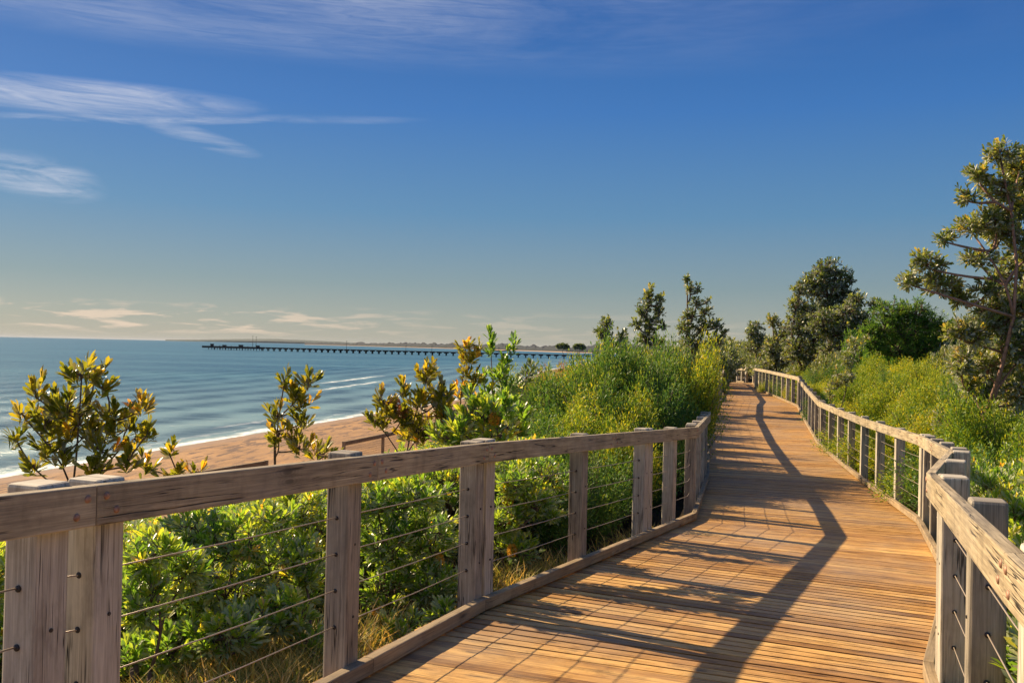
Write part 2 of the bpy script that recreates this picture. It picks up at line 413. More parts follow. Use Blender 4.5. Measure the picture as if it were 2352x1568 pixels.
# ------------------------------------------------------------------ boardwalk deck
def line_isect(p, d, poly):
    best = None
    for (a, b) in zip(poly[:-1], poly[1:]):
        ex, ey = b[0]-a[0], b[1]-a[1]
        den = d[0]*ey-d[1]*ex
        if abs(den) < 1e-9: continue
        t = ((a[0]-p[0])*ey-(a[1]-p[1])*ex)/den
        u = ((a[0]-p[0])*d[1]-(a[1]-p[1])*d[0])/den
        if -1e-6 <= u <= 1+1e-6 and t > 0 and (best is None or t < best): best = t
    return best
def offset_poly(poly, off):
    """offset to the left (+) of the walking direction"""
    out_ = []
    n = len(poly)
    for i, q_ in enumerate(poly):
        ns = []
        if i > 0: a, b = poly[i-1], q_; L = math.hypot(b[0]-a[0], b[1]-a[1]); ns.append((-(b[1]-a[1])/L, (b[0]-a[0])/L))
        if i < n-1: a, b = q_, poly[i+1]; L = math.hypot(b[0]-a[0], b[1]-a[1]); ns.append((-(b[1]-a[1])/L, (b[0]-a[0])/L))
        nx = sum(k[0] for k in ns)/len(ns); ny = sum(k[1] for k in ns)/len(ns); l2 = nx*nx+ny*ny
        out_.append((q_[0]+off*nx/l2, q_[1]+off*ny/l2))
    return out_
DL = offset_poly(EL, .20); DR = offset_poly(ER, -.20)
mb = MB(); fine = resample(CEN, .02); acc = 0; pitch = .1
# smoothed walking direction
cen = np.array(fine); tang = np.gradient(cen, axis=0)
kern = np.ones(61)/61
tx = np.convolve(np.pad(tang[:, 0], 30, mode='edge'), kern, 'valid'); ty = np.convolve(np.pad(tang[:, 1], 30, mode='edge'), kern, 'valid')
L = np.hypot(tx, ty); tx /= L; ty /= L
seglen = np.hypot(*(cen[1:]-cen[:-1]).T); cum = np.concatenate([[0], np.cumsum(seglen)])
def cross_at(sv):
    i = int(np.clip(np.searchsorted(cum, sv), 0, len(cen)-1)); pnt = cen[i]; d = (tx[i], ty[i])
    nl = (-d[1], d[0]); nr = (d[1], -d[0])
    a = line_isect(pnt, nl, DL); b = line_isect(pnt, nr, DR)
    if a is None: a = 1.5
    if b is None: b = 1.5
    a = min(a, 2.3); b = min(b, 2.6)
    return (pnt[0]+nl[0]*a, pnt[1]+nl[1]*a), (pnt[0]+nr[0]*b, pnt[1]+nr[1]*b)
sv = 0.; k = 0
while sv < cum[-1]-.2:
    A0, B0 = cross_at(sv+.0065); A1, B1 = cross_at(sv+pitch-.0065)
    dz = random.uniform(-.0015, .0015); th = .028
    def P3(p_, z): return Vector((p_[0], p_[1], hdeck(p_[0], p_[1])+z+dz))
    r_ = random.random()*50
    tnt = min(1, max(0, random.gauss(.5, .22)))
    wd = math.hypot(B0[0]-A0[0], B0[1]-A0[1])
    mb.quadbox([P3(A0, -th), P3(A0, 0), P3(A1, 0), P3(A1, -th), P3(B0, -th), P3(B0, 0), P3(B1, 0), P3(B1, -th)], wd, r_, tnt)
    sv += pitch; k += 1
deck = mb.build('boardwalk', M_DECK); tag(deck, kind='structure')
# bearers under the deck
mb = MB()
for off in (.45, -.45, 1.0, -1.0):
    pp = resample(offset_poly(CEN, off), .8)
    for a, b in zip(pp[:-1], pp[1:]):
        A = Vector((a[0], a[1], hdeck(*a)-.125)); B = Vector((b[0], b[1], hdeck(*b)-.125)); d = (B-A).normalized(); sd = d.cross(Vector((0, 0, 1))).normalized()
        mb.box((A+B)/2, sd, sd.cross(d), d, .025, .07, (B-A).length/2, random.random()*9)
bj = mb.build('joist', M_KERB, parent=deck)

# ------------------------------------------------------------------ railings
RH = 1.035; PW = .115
def poly_point(poly, y):
    for a, b in zip(poly[:-1], poly[1:]):
        if a[1] <= y <= b[1]:
            t = (y-a[1])/(b[1]-a[1]); d = Vector((b[0]-a[0], b[1]-a[1], 0)).normalized()
            return Vector((a[0]+(b[0]-a[0])*t, y, 0)), d
    a, b = poly[-2], poly[-1]
    return Vector((b[0], b[1], 0)), Vector((b[0]-a[0], b[1]-a[1], 0)).normalized()

def railing(poly, side, posts, label, joints, detail_to=9, name='wooden_railing'):
    """side=+1: posts stand to the left of the walking direction, -1 to the right"""
    PW = .12 if side > 0 else .118
    o = empty(name, (0, 0, 0), label, 'railing')
    base = Vector((poly[1][0], poly[1][1], hdeck(*poly[1]))); o.location = base
    org = tuple(base)
    def lz(p_): return hdeck(p_[0], p_[1])
    # handrail boards and kerb beams, one part per straight length
    RT, RHH, KW, KH = .045, .12, .055, .085
    inner = poly; outer = offset_poly(poly, side*RT); kin = offset_poly(poly, 0.0); kout = offset_poly(poly, side*KW)
    k2 = 0
    for i, (a, b) in enumerate(zip(poly[:-1], poly[1:])):
        L = math.hypot(b[0]-a[0], b[1]-a[1])
        ts = [0.]+[j for j in joints.get(i, [])]+[1.]
        for t0, t1 in zip(ts[:-1], ts[1:]):
            def at(P, Q, t): return (P[0]+(Q[0]-P[0])*t, P[1]+(Q[1]-P[1])*t)
            g = .0015/L
            ta, tb = t0+(g if t0 > 0 else g), t1-g
            n_sub = max(1, int(L*(t1-t0)/4))
            mb = MB(); mk = MB(); r1, r2 = random.random()*40, random.random()*40
            tn, tk = random.uniform(.35, .65), random.uniform(.35, .65)
            for s_ in range(n_sub):
                u0, u1 = ta+(tb-ta)*s_/n_sub, ta+(tb-ta)*(s_+1)/n_sub
                pa, pb, qa, qb = at(inner[i], inner[i+1], u0), at(inner[i], inner[i+1], u1), at(outer[i], outer[i+1], u0), at(outer[i], outer[i+1], u1)
                def c8(pa, pb, qa, qb, z0, z1):
                    r_ = [(pa[0], pa[1], lz(pa)+z1), (pa[0], pa[1], lz(pa)+z0), (qa[0], qa[1], lz(qa)+z0), (qa[0], qa[1], lz(qa)+z1),
                          (pb[0], pb[1], lz(pb)+z1), (pb[0], pb[1], lz(pb)+z0), (qb[0], qb[1], lz(qb)+z0), (qb[0], qb[1], lz(qb)+z1)]
                    return r_ if side > 0 else [r_[3], r_[2], r_[1], r_[0], r_[7], r_[6], r_[5], r_[4]]
                mb.quadbox(c8(pa, pb, qa, qb, RH-RHH, RH), L*(u1-u0), r1, tn)
                qa, qb = at(kout[i], kout[i+1], u0), at(kout[i], kout[i+1], u1)
                mk.quadbox(c8(pa, pb, qa, qb, .012, KH), L*(u1-u0), r2, tk)
            hr = mb.build('handrail', M_RAIL, o, bevel=.004 if a[1] < 22 else 0, origin=org)
            kb = mk.build('kerb', M_KERB, o, bevel=.006 if a[1] < 22 else 0, origin=org)
            if a[1] < 12 or (t1*b[1]) < 14:
                for t in (ta, tb):
                    pa = at(inner[i], inner[i+1], t); d = Vector((b[0]-a[0], b[1]-a[1], 0)).normalized(); nrm = Vector((d[1], -d[0], 0))*side
                    if not (1 < pa[1] < 12): continue
                    for dz in (.035, .082):
                        pc = Vector((pa[0], pa[1], lz(pa)+RH-dz)) + d*(.035+.04*(dz > .05))*(1 if t == ta else -1)
                        bm_ = MB(); bm_.tube([pc-nrm*.004, pc+nrm*.003, pc+nrm*.005], [.012, .011, .005], 12)
                        bo = bm_.build('bolt', M_BOLT, hr, smooth=True, origin=org); bo.parent = hr
    # posts
    cl = offset_poly(poly, side*(RT+PW/2+.002))
    plist = []
    for y in posts:
        c_, d = poly_point(cl, y)
        z = hdeck(c_.x, c_.y); gzv = gz(c_.x, c_.y)-.3
        top = z+RH+.010+random.uniform(-.006, .012)
        lean = Vector((random.uniform(-.006, .006), random.uniform(-.006, .006), 1)).normalized()
        sd = d.cross(lean).normalized(); dd_ = lean.cross(sd)
        mb = MB(); c0 = Vector((c_.x, c_.y, (top+gzv)/2))
        mb.box(c0, sd, dd_, lean, PW/2, PW/2*.98, (top-gzv)/2, random.random()*60, random.uniform(.15, .85))
        po = mb.build('post', M_POST, o, bevel=.010 if y < 22 else 0, origin=org)
        plist.append((y, c_, d, z, po))
        if y < detail_to:
            for hz in (.26, .425, .59, .755):
                fm = MB()
                for sgn in (-1,):
                    pc = Vector((c_.x, c_.y, z+hz))+d*sgn*(PW/2)
                    fm.tube([pc-d*sgn*.004, pc+d*sgn*.002, pc+d*sgn*.006], [.010, .010, .005], 10)
                fo = fm.build('cable_ferrule', M_HOLE, po, smooth=True, origin=org)
                if hz in (.26, .59):
                    nrm = Vector((d.y, -d.x, 0))*side; pc = Vector((c_.x, c_.y, z+hz+.04))+nrm*(PW/2+.001)
                    fm = MB(); fm.tube([pc-nrm*.004, pc+nrm*.003], [.007, .006], 8); fm.build('nail', M_HOLE, po, origin=org)
    # cables
    for hz in (.26, .425, .59, .755):
        mb = MB(); pts = []
        ys = sorted(set([q_[1] for q_ in cl if q_[1] >= posts[0]-.01]+list(posts)))
        for y0, y1 in zip(ys[:-1], ys[1:]):
            a_, _ = poly_point(cl, y0); b_, _ = poly_point(cl, y1)
            za, zb = hdeck(a_.x, a_.y)+hz, hdeck(b_.x, b_.y)+hz
            mb.tube([(a_.x, a_.y, za), ((a_.x+b_.x)/2, (a_.y+b_.y)/2, (za+zb)/2-.004), (b_.x, b_.y, zb)], [.0026]*3, 6)
        mb.build('cable', M_CABLE, o, smooth=True, origin=org)
    return o

def run(y0, y1, step):
    n = max(1, round((y1-y0)/step)); return [y0+(y1-y0)*i/n for i in range(n)]
def y_for(poly, side, u, v=1250):
    cl = offset_poly(poly, side*(.045+PW/2+.002)); k_ = world_at(u, v, 1.).x
    for a, b in zip(cl[:-1], cl[1:]):
        fa, fb = a[0]-k_*a[1], b[0]-k_*b[1]
        if fa*fb <= 0 and b[1] > 1: return a[1]+(b[1]-a[1])*fa/(fa-fb)
YL = lambda u, v=1250: y_for(EL, 1, u, v)
YR = lambda u, v=1300: y_for(ER, -1, u, v)
left_posts = [-.6, .9, YL(88), YL(222), YL(790), YL(1082), YL(1082)+.135, YL(1326), YL(1468), YL(1468)+.135, YL(1534), YL(1581), 10.9, 12.2, 13.5, 14.5, 15.0] + run(16.2, 28, 1.45) + [28.1] + run(29.4, 34.6, 1.4) + [34.8] + run(36.2, 55.3, 1.4) + [55.6] + run(57, 62.9, 1.4) + [62.9]
railing(EL, +1, left_posts, 'long weathered timber railing with steel cables on the seaward side of the boardwalk', {0: [.5], 1: [.55], 2: [.45], 4: [.3, .6], 6: [.25, .5, .75]})
right_posts = [-.6, .7, 1.4, 2.16, 3.22, 4.30, 4.425, 5.6, 6.8, 7.35, 8.35, 9.3, 10.35, 10.70] + run(12.2, 21.0, 1.42) + [21.1, 21.5] + run(22.9, 31.0, 1.35) + [31.1, 31.4] + run(32.8, 45.1, 1.42) + [45.3] + run(46.6, 59.4, 1.45) + [59.4]
railing(ER, -1, right_posts, 'long sunlit timber railing with steel cables on the landward side of the boardwalk', {3: [.45], 4: [.35, .7], 5: [.5], 6: [.33, .66]})
# the short fences across the far end
endd = [tuple(world_at(1662, 850, 66.3).xy), tuple(world_at(1690, 850, 67.4).xy)]
endl = [tuple(world_at(1691, 850, 68.4).xy), tuple(world_at(1712, 850, 67.0).xy)]
endr = [tuple(world_at(1728, 850, 60.6).xy), tuple(world_at(1741, 850, 59.7).xy)]

def end_fence(pl, label, big_end=False):
    o = empty('end_railing', (pl[0][0], pl[0][1], hdeck(*pl[0])), label, 'railing'); org = tuple(o.location)
    A, B = Vector((*pl[0], 0)), Vector((*pl[1], 0)); d = (B-A).normalized(); nrm = Vector((d.y, -d.x, 0)); L = (B-A).length
    up_ = Vector((0, 0, 1)); z = float(hdeck(*pl[0]))
    for nm, z0, z1, mt in (('handrail', RH-.14, RH, M_RAIL), ('kerb', .012, .12, M_KERB)):
        mb = MB(); c_ = (A+B)/2; c_.z = z+(z0+z1)/2
        mb.box(c_, nrm, up_, d, .025, (z1-z0)/2, L/2, random.random()*9, .7); mb.build(nm, mt, o, origin=org)
    n = max(1, round(L/.62))
    for i in range(n+1):
        c_ = A+d*(L*i/n)-nrm*.09; mb = MB(); h = RH+.03
        if big_end and i == n: h = RH+.28
        c_.z = z+h/2-.3; w_ = .085 if (big_end and i == n) else .05
        mb.box(c_, nrm, d, up_, w_, w_, h/2+.3, random.random()*9, .6); mb.build('post', M_POST, o, origin=org)
    for hz in (.26, .425, .59, .755):
        mb = MB(); a_, b_ = A-nrm*.09, B-nrm*.09; a_.z = b_.z = z+hz; mb.tube([a_, b_], [.004]*2, 5); mb.build('cable', M_CABLE, o, origin=org)
    return o
end_fence(endd, 'shaded timber fence piece at the far left corner of the boardwalk end')
end_fence(endl, 'short sunlit timber fence at the far end of the boardwalk, ending in a tall post', True)
end_fence(endr, 'tiny timber fence piece at the far end of the boardwalk beside the landward railing')
# landing deck at the far end
mb = MB()
for i in range(60):
    y = 59.2+i*.125
    a = world_at(1652, 880, y); b = world_at(1756, 880, y)
    z = float(hdeck(a.x, y))-.012
    if y < 66.8:
        mb.quadbox([Vector((a.x, y, z-.03)), Vector((a.x, y, z)), Vector((a.x, y+.115, z)), Vector((a.x, y+.115, z-.03)), Vector((b.x, y, z-.03)), Vector((b.x, y, z)), Vector((b.x, y+.115, z)), Vector((b.x, y+.115, z-.03))], 3, random.random()*50, random.gauss(.5, .2))
tag(mb.build('landing', M_DECK), kind='structure')

# ------------------------------------------------------------------ beach fence down on the sand
m, nt, out = new_mat('wire_mesh'); q = N(nt)
uv = q.n('ShaderNodeUVMap').outputs[0]; sp = nt.nodes.new('ShaderNodeSeparateXYZ'); q.l(uv, sp.inputs[0])
M_WIRE = plain('fence_wire', (.26, .20, .14), .6, .3)
def beach_fence(pts, label, posts_at):
    P = [world_at(u, v, Y) for u, v, Y in pts]
    z0 = gz(P[0].x, P[0].y)
    o = empty('beach_fence', (P[0].x, P[0].y, z0), label, 'fence', None); org = tuple(o.location)
    for a, b in zip(P[:-1], P[1:]):
        d = (b-a).normalized(); sd = d.cross(Vector((0, 0, 1))).normalized()
        mb = MB(); mb.box((a+b)/2, sd, sd.cross(d), d, .06, .09, (b-a).length/2, random.random()*9, .4); mb.build('rail', M_KERB, o, bevel=.01, origin=org)
        # woven wire under the rail
        mb = MB(); L = (b-a).length; n = int(L/.09)
        for i in range(n+1):
            q_ = a.lerp(b, i/n); g0 = gz(q_.x, q_.y)
            mb.tube([q_+Vector((0, 0, -.05)), Vector((q_.x, q_.y, min(q_.z-.2, g0)))], [.006, .006], 3)
        for k_ in range(1, 9):
            mb.tube([a+Vector((0, 0, -.11*k_)), b+Vector((0, 0, -.11*k_))], [.006, .006], 3)
        mb.build('wire_netting', M_WIRE, o, origin=org)
    for t in posts_at:
        i = min(int(t), len(P)-2); q_ = P[i].lerp(P[i+1], t-i); g0 = gz(q_.x, q_.y)
        mb = MB(); mb.box((q_.x, q_.y, (q_.z+.1+g0-.3)/2), Vector((1, 0, 0)), Vector((0, 1, 0)), Vector((0, 0, 1)), .07, .07, (q_.z+.1-g0+.3)/2, random.random()*9, .7)
        mb.build('post', M_KERB, o, origin=org)
    return o
beach_fence([(300, 1112, 30), (458, 1088, 32.5), (612, 1062, 35.5)], 'low timber rail fence with wire netting on the sand behind the thin twin-spired shrub', [0, .5, 1, 1.5, 2])
beach_fence([(790, 1018, 42), (880, 1000, 46), (960, 980, 50), (1080, 955, 57)], 'low timber rail fence with wire netting beside the beach path, farther along the sand', [0, 1, 2, 3])
beach_fence([(380, 1225, 23.5), (565, 1186, 26)], 'short orange timber rail with netting seen just below the handrail above the green shrubs', [0, 1])

# ------------------------------------------------------------------ pier
PA, PB_ = Vector((-264, 795, 0)), Vector((62, 655, 0))
pier = empty('pier', tuple(PA), 'long dark timber pier on piles reaching out across the bay to a wide pier head', 'pier'); org = tuple(PA)
d = (PB_-PA).normalized(); sd = Vector((d.y, -d.x, 0)); Lp = (PB_-PA).length
mb = MB(); mb.box((PA+PB_)/2+Vector((0, 0, 2.75)), sd, Vector((0, 0, 1)), d, 2.0, .32, Lp/2, 1, .5); mb.build('deck', M_PIER, pier, origin=org)
mb = MB(); mb.box(PA+d*27+Vector((0, 0, 2.3)), sd, Vector((0, 0, 1)), d, 5.5, .85, 29, 1, .5); mb.build('pier_head', M_PIER, pier, origin=org)
nb = 58
for i in range(nb):
    c_ = PA+d*(4+i*(Lp-6)/nb)
    w_ = 4.5 if i < 9 else 1.8
    mb = MB()
    for k_ in (-1, 0, 1):
        q_ = c_+sd*(w_*k_)+d*(.55*k_)
        mb.tube([q_+Vector((0, 0, -4)), q_+Vector((0, 0, 2.6+(1.0 if (i*7+k_) % 5 == 0 and i < 9 else 0)))], [.32, .32], 6)
    mb.box(c_+Vector((0, 0, 2.05)), d, Vector((0, 0, 1)), sd, .9, .38, w_+.5, 1, .5)
    mb.build('pile_bent', M_PIER, pier, origin=org)
for t, h in ((.135, 9.5), (.145, 9.0), (.40, 7.0), (.555, 4.5), (.62, 5.0), (.78, 4.5)):
    c_ = PA+d*(Lp*t); mb = MB(); mb.tube([c_+Vector((0, 0, 2.6)), c_+Vector((0, 0, 2.6+h))], [.2, .12], 5)
    mb.box(c_+Vector((0, 0, 2.6+h)), sd, Vector((0, 0, 1)), d, .15, .12, .6, 1, .5); mb.build('lamp_mast', M_PIER, pier, origin=org)
for t, w_, h in ((.012, 1.2, 1.6), (.05, 2, .8), (.10, 2.5, 1.2), (.15, 1.5, 1.0)):
    c_ = PA+d*(Lp*t); mb = MB(); mb.box(c_+Vector((0, 0, 3.1+h/2)), sd, Vector((0, 0, 1)), d, 1.5, h/2, w_/2, 1, .5)
    mb.box(c_+Vector((0, 0, 3.1+h+.15)), sd, Vector((0, 0, 1)), d, 1.7, .15, w_/2+.2, 1, .5); mb.build('shed', M_PIER, pier, origin=org)

# ------------------------------------------------------------------ foliage engine
def unit(v): return v/np.maximum(np.linalg.norm(v, axis=-1, keepdims=True), 1e-9)
def leaves_mesh(base, dirv, length, width, tint, curl=.12, simple=False):
    """one leaf per row -> vertices/faces"""
    n = len(base); d = unit(dirv)
    rnd = RNG.normal(size=(n, 3)); side = unit(np.cross(d, rnd)*.6+np.cross(d, np.tile([0, 0, 1.], (n, 1)))); nor = unit(np.cross(side, d))
    # make the upper face look up
    fl = np.sign(nor[:, 2:3]); fl[fl == 0] = 1; nor *= fl; side *= fl
    Ln = length[:, None]; W = width[:, None]/2
    if simple:
        V = np.stack([base, base+d*Ln*.55-side*W, base+d*Ln-nor*Ln*curl, base+d*Ln*.55+side*W], 1)
        F = (np.arange(n)[:, None]*4+np.array([0, 1, 2, 3]))
        return V.reshape(-1, 3), F, np.repeat(tint, 4)
    c = curl*Ln
    V = np.stack([base,
                  base+d*Ln*.38-side*W*.72+nor*c*.25, base+d*Ln*.38-nor*W*.25+nor*c*.25, base+d*Ln*.38+side*W*.72+nor*c*.25,
                  base+d*Ln*.78-side*W+nor*c*.1, base+d*Ln*.78-nor*W*.25+nor*c*.1, base+d*Ln*.78+side*W+nor*c*.1,
                  base+d*Ln-nor*c*.5], 1)
    o_ = np.arange(n)[:, None]*8
    Fq = np.concatenate([o_+np.array([0, 1, 2, 2]), o_+np.array([0, 2, 3, 3]), o_+np.array([1, 4, 5, 2]), o_+np.array([2, 5, 6, 3]), o_+np.array([4, 7, 5, 5]), o_+np.array([5, 7, 6, 6])], 0)
    return V.reshape(-1, 3), Fq, np.repeat(tint, 8)

def tri_quads(F):
    """split quads into triangles, dropping degenerates"""
    a = F[:, [0, 1, 2]]; b = F[:, [0, 2, 3]]
    b = b[(F[:, 2] != F[:, 3])]
    return np.concatenate([a, b], 0)

def rosettes(tips, dirs, per, ll, lw, spread=(.35, 1.15), tbase=.45, tvar=.22, stack=.5):
    """whorls of leaves round each twig end"""
    n = len(tips)
    T = np.repeat(tips, per, 0); D = np.repeat(unit(dirs), per, 0); m_ = len(T)
    back = RNG.random(m_)**1.3
    ang = RNG.random(m_)*2*math.pi
    r1 = unit(np.cross(D, np.array([.31, .77, .55]))); r2 = np.cross(D, r1)
    rad = r1*np.cos(ang)[:, None]+r2*np.sin(ang)[:, None]
    open_ = spread[0]+(spread[1]-spread[0])*back
    dv = D*np.cos(open_)[:, None]+rad*np.sin(open_)[:, None]
    base = T-D*(back*stack*ll*2.0)[:, None]
    length = ll*RNG.uniform(.65, 1.15, m_); width = lw*RNG.uniform(.8, 1.2, m_)
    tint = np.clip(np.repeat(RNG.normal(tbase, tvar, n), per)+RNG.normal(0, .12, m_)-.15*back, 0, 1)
    return base, dv, length, width, tint

def ell_points(lobes, counts, shell=.45):
    out_ = []; idx = []
    for li, ((c, r), n) in enumerate(zip(lobes, counts)):
        u = unit(RNG.normal(size=(n, 3))); rr = (shell+(1-shell)*RNG.random((n, 1))**.6)
        rr = rr*(1+.16*np.sin(u[:, :1]*5+li)*np.cos(u[:, 2:]*6+2*li))
        out_.append(np.array(c)+u*rr*np.array(r)); idx += [li]*n
    return np.concatenate(out_), np.array(idx)

def curved(a, b, k, sag=.12):
    a, b = Vector(a), Vector(b); L = (b-a).length
    off = Vector((random.gauss(0, 1), random.gauss(0, 1), random.gauss(0, .6)))*sag*L
    pts = []
    for i in range(k+1):
        t = i/k; pts.append(a.lerp(b, t)+off*math.sin(math.pi*t)*.7+Vector((0, 0, -sag*.5*L*math.sin(math.pi*t))))
    return pts

NFACE = [0]; DENS = 2.3
LLS = 1
def plant(name, base, lobes, label, cat, group=None, dens=80, per=13, ll=.1, lw=.026, mat=None, bark=None, tbase=.45, tvar=.2, trunk=(.03, .012), stems=1,
          spread=(.35, 1.2), up_bias=.6, cones=0, cone_mat=None, simple=False, shell=.45, fork=.45, boost=1.0, split_names=('foliage', 'trunk'), upright=0., twig=.004, sub=6):
    """lobes: list of (centre, radii) in metres, absolute.  builds Empty > foliage, trunk (stems and twigs), cones"""
    base = np.array(base, dtype=float)
    o = empty(name, tuple(base), label, cat, group)
    counts = [max(4, int(dens*boost*DENS*math.pi*r[0]*r[2]*(.5+.5*min(1, r[1]/max(r[0], .01))))) for c, r in lobes]
    tips, idx = ell_points(lobes, counts, shell)
    gmin = base[2]+.05; tips[:, 2] = np.maximum(tips[:, 2], gmin+RNG.random(len(tips))*.15)
    wd = MB(); dirs = np.zeros_like(tips)
    cen_all = sum((np.array(c) for c, r in lobes))/len(lobes)
    sb = [base+np.array([random.uniform(-.025, .025)*stems, random.uniform(-.025, .025)*stems, -.1]) for _ in range(stems)]
    forkp = []
    for s_ in sb:
        zf = base[2]+fork*(cen_all[2]-base[2]); f_ = np.array([s_[0]+(cen_all[0]-s_[0])*fork*.6, s_[1]+(cen_all[1]-s_[1])*fork*.6, zf])
        forkp.append(f_); wd.tube(curved(s_, f_, 5, .05), list(np.linspace(trunk[0], trunk[0]*.75, 6)), 8)
    nodes = []
    for li, (c, r) in enumerate(lobes):
        c = np.array(c); bot = c-np.array([0, 0, r[2]*.55])
        cand = forkp+[n_ for n_ in nodes if n_[2] < bot[2]-.02]
        f_ = min(cand, key=lambda n_: np.linalg.norm((n_-bot)*np.array([1, 1, .6])))
        rr = trunk[0]*.62 if any(f_ is q_ for q_ in forkp) else trunk[0]*.45
        pl = curved(f_, bot, 5, .10); wd.tube(pl, list(np.linspace(rr, max(trunk[1]*.8, rr*.5), 6)), 6)
        nodes += [np.array(pl[2]), np.array(pl[4]), bot]
        my = np.where(idx == li)[0]
        ns = max(1, len(my)//sub)
        subs = tips[RNG.choice(my, ns, replace=False)]*.55+c*.3+bot*.15
        dist = ((tips[my][:, None, :]-subs[None])**2).sum(-1); own = dist.argmin(1)
        for k_ in range(ns):
            pl = curved(bot if k_ % 2 else c*.5+bot*.5, subs[k_], 3, .12); wd.tube(pl, [max(twig*1.8, trunk[1]*.7), trunk[1]*.5+twig*.5, twig*1.6, twig*1.3], 5)
        if not any(k_ for k_ in [0]) :
            pl = curved(bot, c*.5+bot*.5, 2, .05); wd.tube(pl, [trunk[1]*.8]*3, 5)
        for j_, ti in enumerate(my):
            a_ = subs[own[j_]]; dv = tips[ti]-a_; dirs[ti] = dv/max(np.linalg.norm(dv), 1e-6)+np.array([0, 0, up_bias])
            if len(my) < 900 or j_ % 3 == 0:
                wd.tube([Vector(a_), Vector((a_+tips[ti])/2)+Vector((0, 0, -.015)), Vector(tips[ti])], [twig*1.2, twig, twig*.6], 3)
    bs, dv, le, wi, ti_ = rosettes(tips, dirs, per, ll, lw, spread, tbase, tvar)
    V, F, T = leaves_mesh(bs, dv, le, wi, ti_, simple=simple)
    if not simple: F = tri_quads(F)
    NFACE[0] += len(F)
    np_mesh('foliage', V-base, F, mat or M_BANK, {'tint': T}, parent=o)
    wd.build('trunk' if trunk[0] > .028 else 'stem', bark or M_BARK, o, smooth=True, origin=tuple(base))
    for k_ in range(cones):
        sel = [i_ for i_ in range(len(tips)) if tips[i_][1] < cen_all[1]+.1] or [0]
        ti = random.choice(sel); p_ = tips[ti]-base; make_cone(o, p_, .032, .10, cone_mat or M_CONE)
    return o

def make_cone(parent, p_, r, h, mat):
    n = 420; t = RNG.random(n); a = RNG.random(n)*2*math.pi; prof = r*np.sin(math.pi*np.clip(.12+.8*t, 0, 1))**.5
    b_ = np.stack([np.cos(a)*prof*.5, np.sin(a)*prof*.5, t*h], 1)+np.array(p_)
    dv = np.stack([np.cos(a), np.sin(a), np.full(n, .35)], 1)
    V, F, T = leaves_mesh(b_, dv, prof*.9+.004, np.full(n, .006), RNG.random(n), curl=.3, simple=True)
    np_mesh('flower_cone', V, F, mat, {'tint': T}, parent=parent)

def L(u, v, ru, rv, Y, dy=0., thick=1.0):
    """lobe from survey pixels at distance Y"""
    c = world_at(u, v, Y+dy); k_ = (Y+dy)/FPX
    return (tuple(c), (ru*k_, max(ru, rv)*.85*k_*thick, rv*k_))

def shrub_px(name, bu, Y, lobes, label, cat, **kw):
    lb = [L(*(list(l_[:4])+[Y]+list(l_[4:]))) for l_ in lobes]
    c = world_at(bu, 900, Y); b_ = (c.x, Y, gz(c.x, Y))
    return plant(name, b_, lb, label, cat, **kw)

# ---- the banksia shrubs along the seaward side, near to far
BK = dict(ll=.088, lw=.023, per=11, boost=1.95, spread=(.15, .95), up_bias=1.3, trunk=(.014, .006), twig=.0032)
shrub_px('banksia_shrub', 110, 5.6, [(188, 850, 48, 34), (215, 850, 30, 25, .1), (82, 895, 26, 30), (58, 950, 16, 20), (105, 950, 38, 40), (160, 930, 55, 45), (190, 985, 60, 40, .1), (265, 945, 42, 38), (318, 930, 26, 28), (285, 1000, 50, 40, .1), (115, 1010, 40, 34), (130, 970, 40, 36, .2), (225, 1010, 45, 36), (240, 880, 20, 18), (150, 1050, 40, 24), (80, 1060, 30, 26), (210, 1070, 40, 26), (290, 1060, 36, 22), (340, 985, 16, 22), (40, 1000, 14, 22)],
         'tall bronze-green banksia shrub standing above the handrail at the far left, against the sea', 'shrub', dens=78, mat=M_BANKO, stems=6, tbase=.45, tvar=.16, **BK)
shrub_px('banksia_shrub', 380, 6.4, [(390, 1030, 24, 22), (450, 1080, 24, 20, .1), (345, 1065, 28, 22), (400, 1085, 38, 18)],
         'low banksia sprigs just above the handrail between the tall left shrub and the beach fence', 'shrub', dens=75, mat=M_BANKO, stems=3, tbase=.55, **BK)
shrub_px('banksia_shrub', 668, 6.4, [(653, 865, 9, 30), (708, 875, 22, 26), (700, 915, 24, 26), (672, 915, 18, 26), (632, 945, 20, 24), (690, 960, 26, 28), (640, 995, 30, 24), (690, 1015, 30, 30), (745, 1035, 42, 22, .1)],
         'slender twin-spired banksia shrub rising behind the second bay of the handrail, sea behind it', 'shrub', dens=85, mat=M_BANKO, stems=3, tbase=.42, **BK)
shrub_px('banksia_shrub', 960, 7.2, [(980, 855, 20, 32), (1005, 900, 30, 26), (965, 920, 26, 26), (925, 895, 14, 24), (880, 915, 26, 18), (870, 960, 24, 26), (925, 945, 34, 24), (1020, 935, 28, 26), (960, 985, 60, 30, .1), (1030, 975, 30, 26)],
         'banksia shrub with two upright flower spikes behind the handrail, left of the broad centre post', 'shrub', dens=125, mat=M_BANKO, stems=4, tbase=.4, cones=3, cone_mat=M_CONEB, **BK)
shrub_px('banksia_shrub', 1060, 9.2, [(1070, 800, 20, 18), (1075, 830, 24, 30), (1085, 870, 22, 26), (1060, 895, 18, 20), (1100, 795, 8, 14)],
         'rust-tinged narrow banksia shrub crossing the pier line, left of the twin-topped one', 'shrub', dens=90, mat=M_BANKO, stems=2, tbase=.55, **BK)
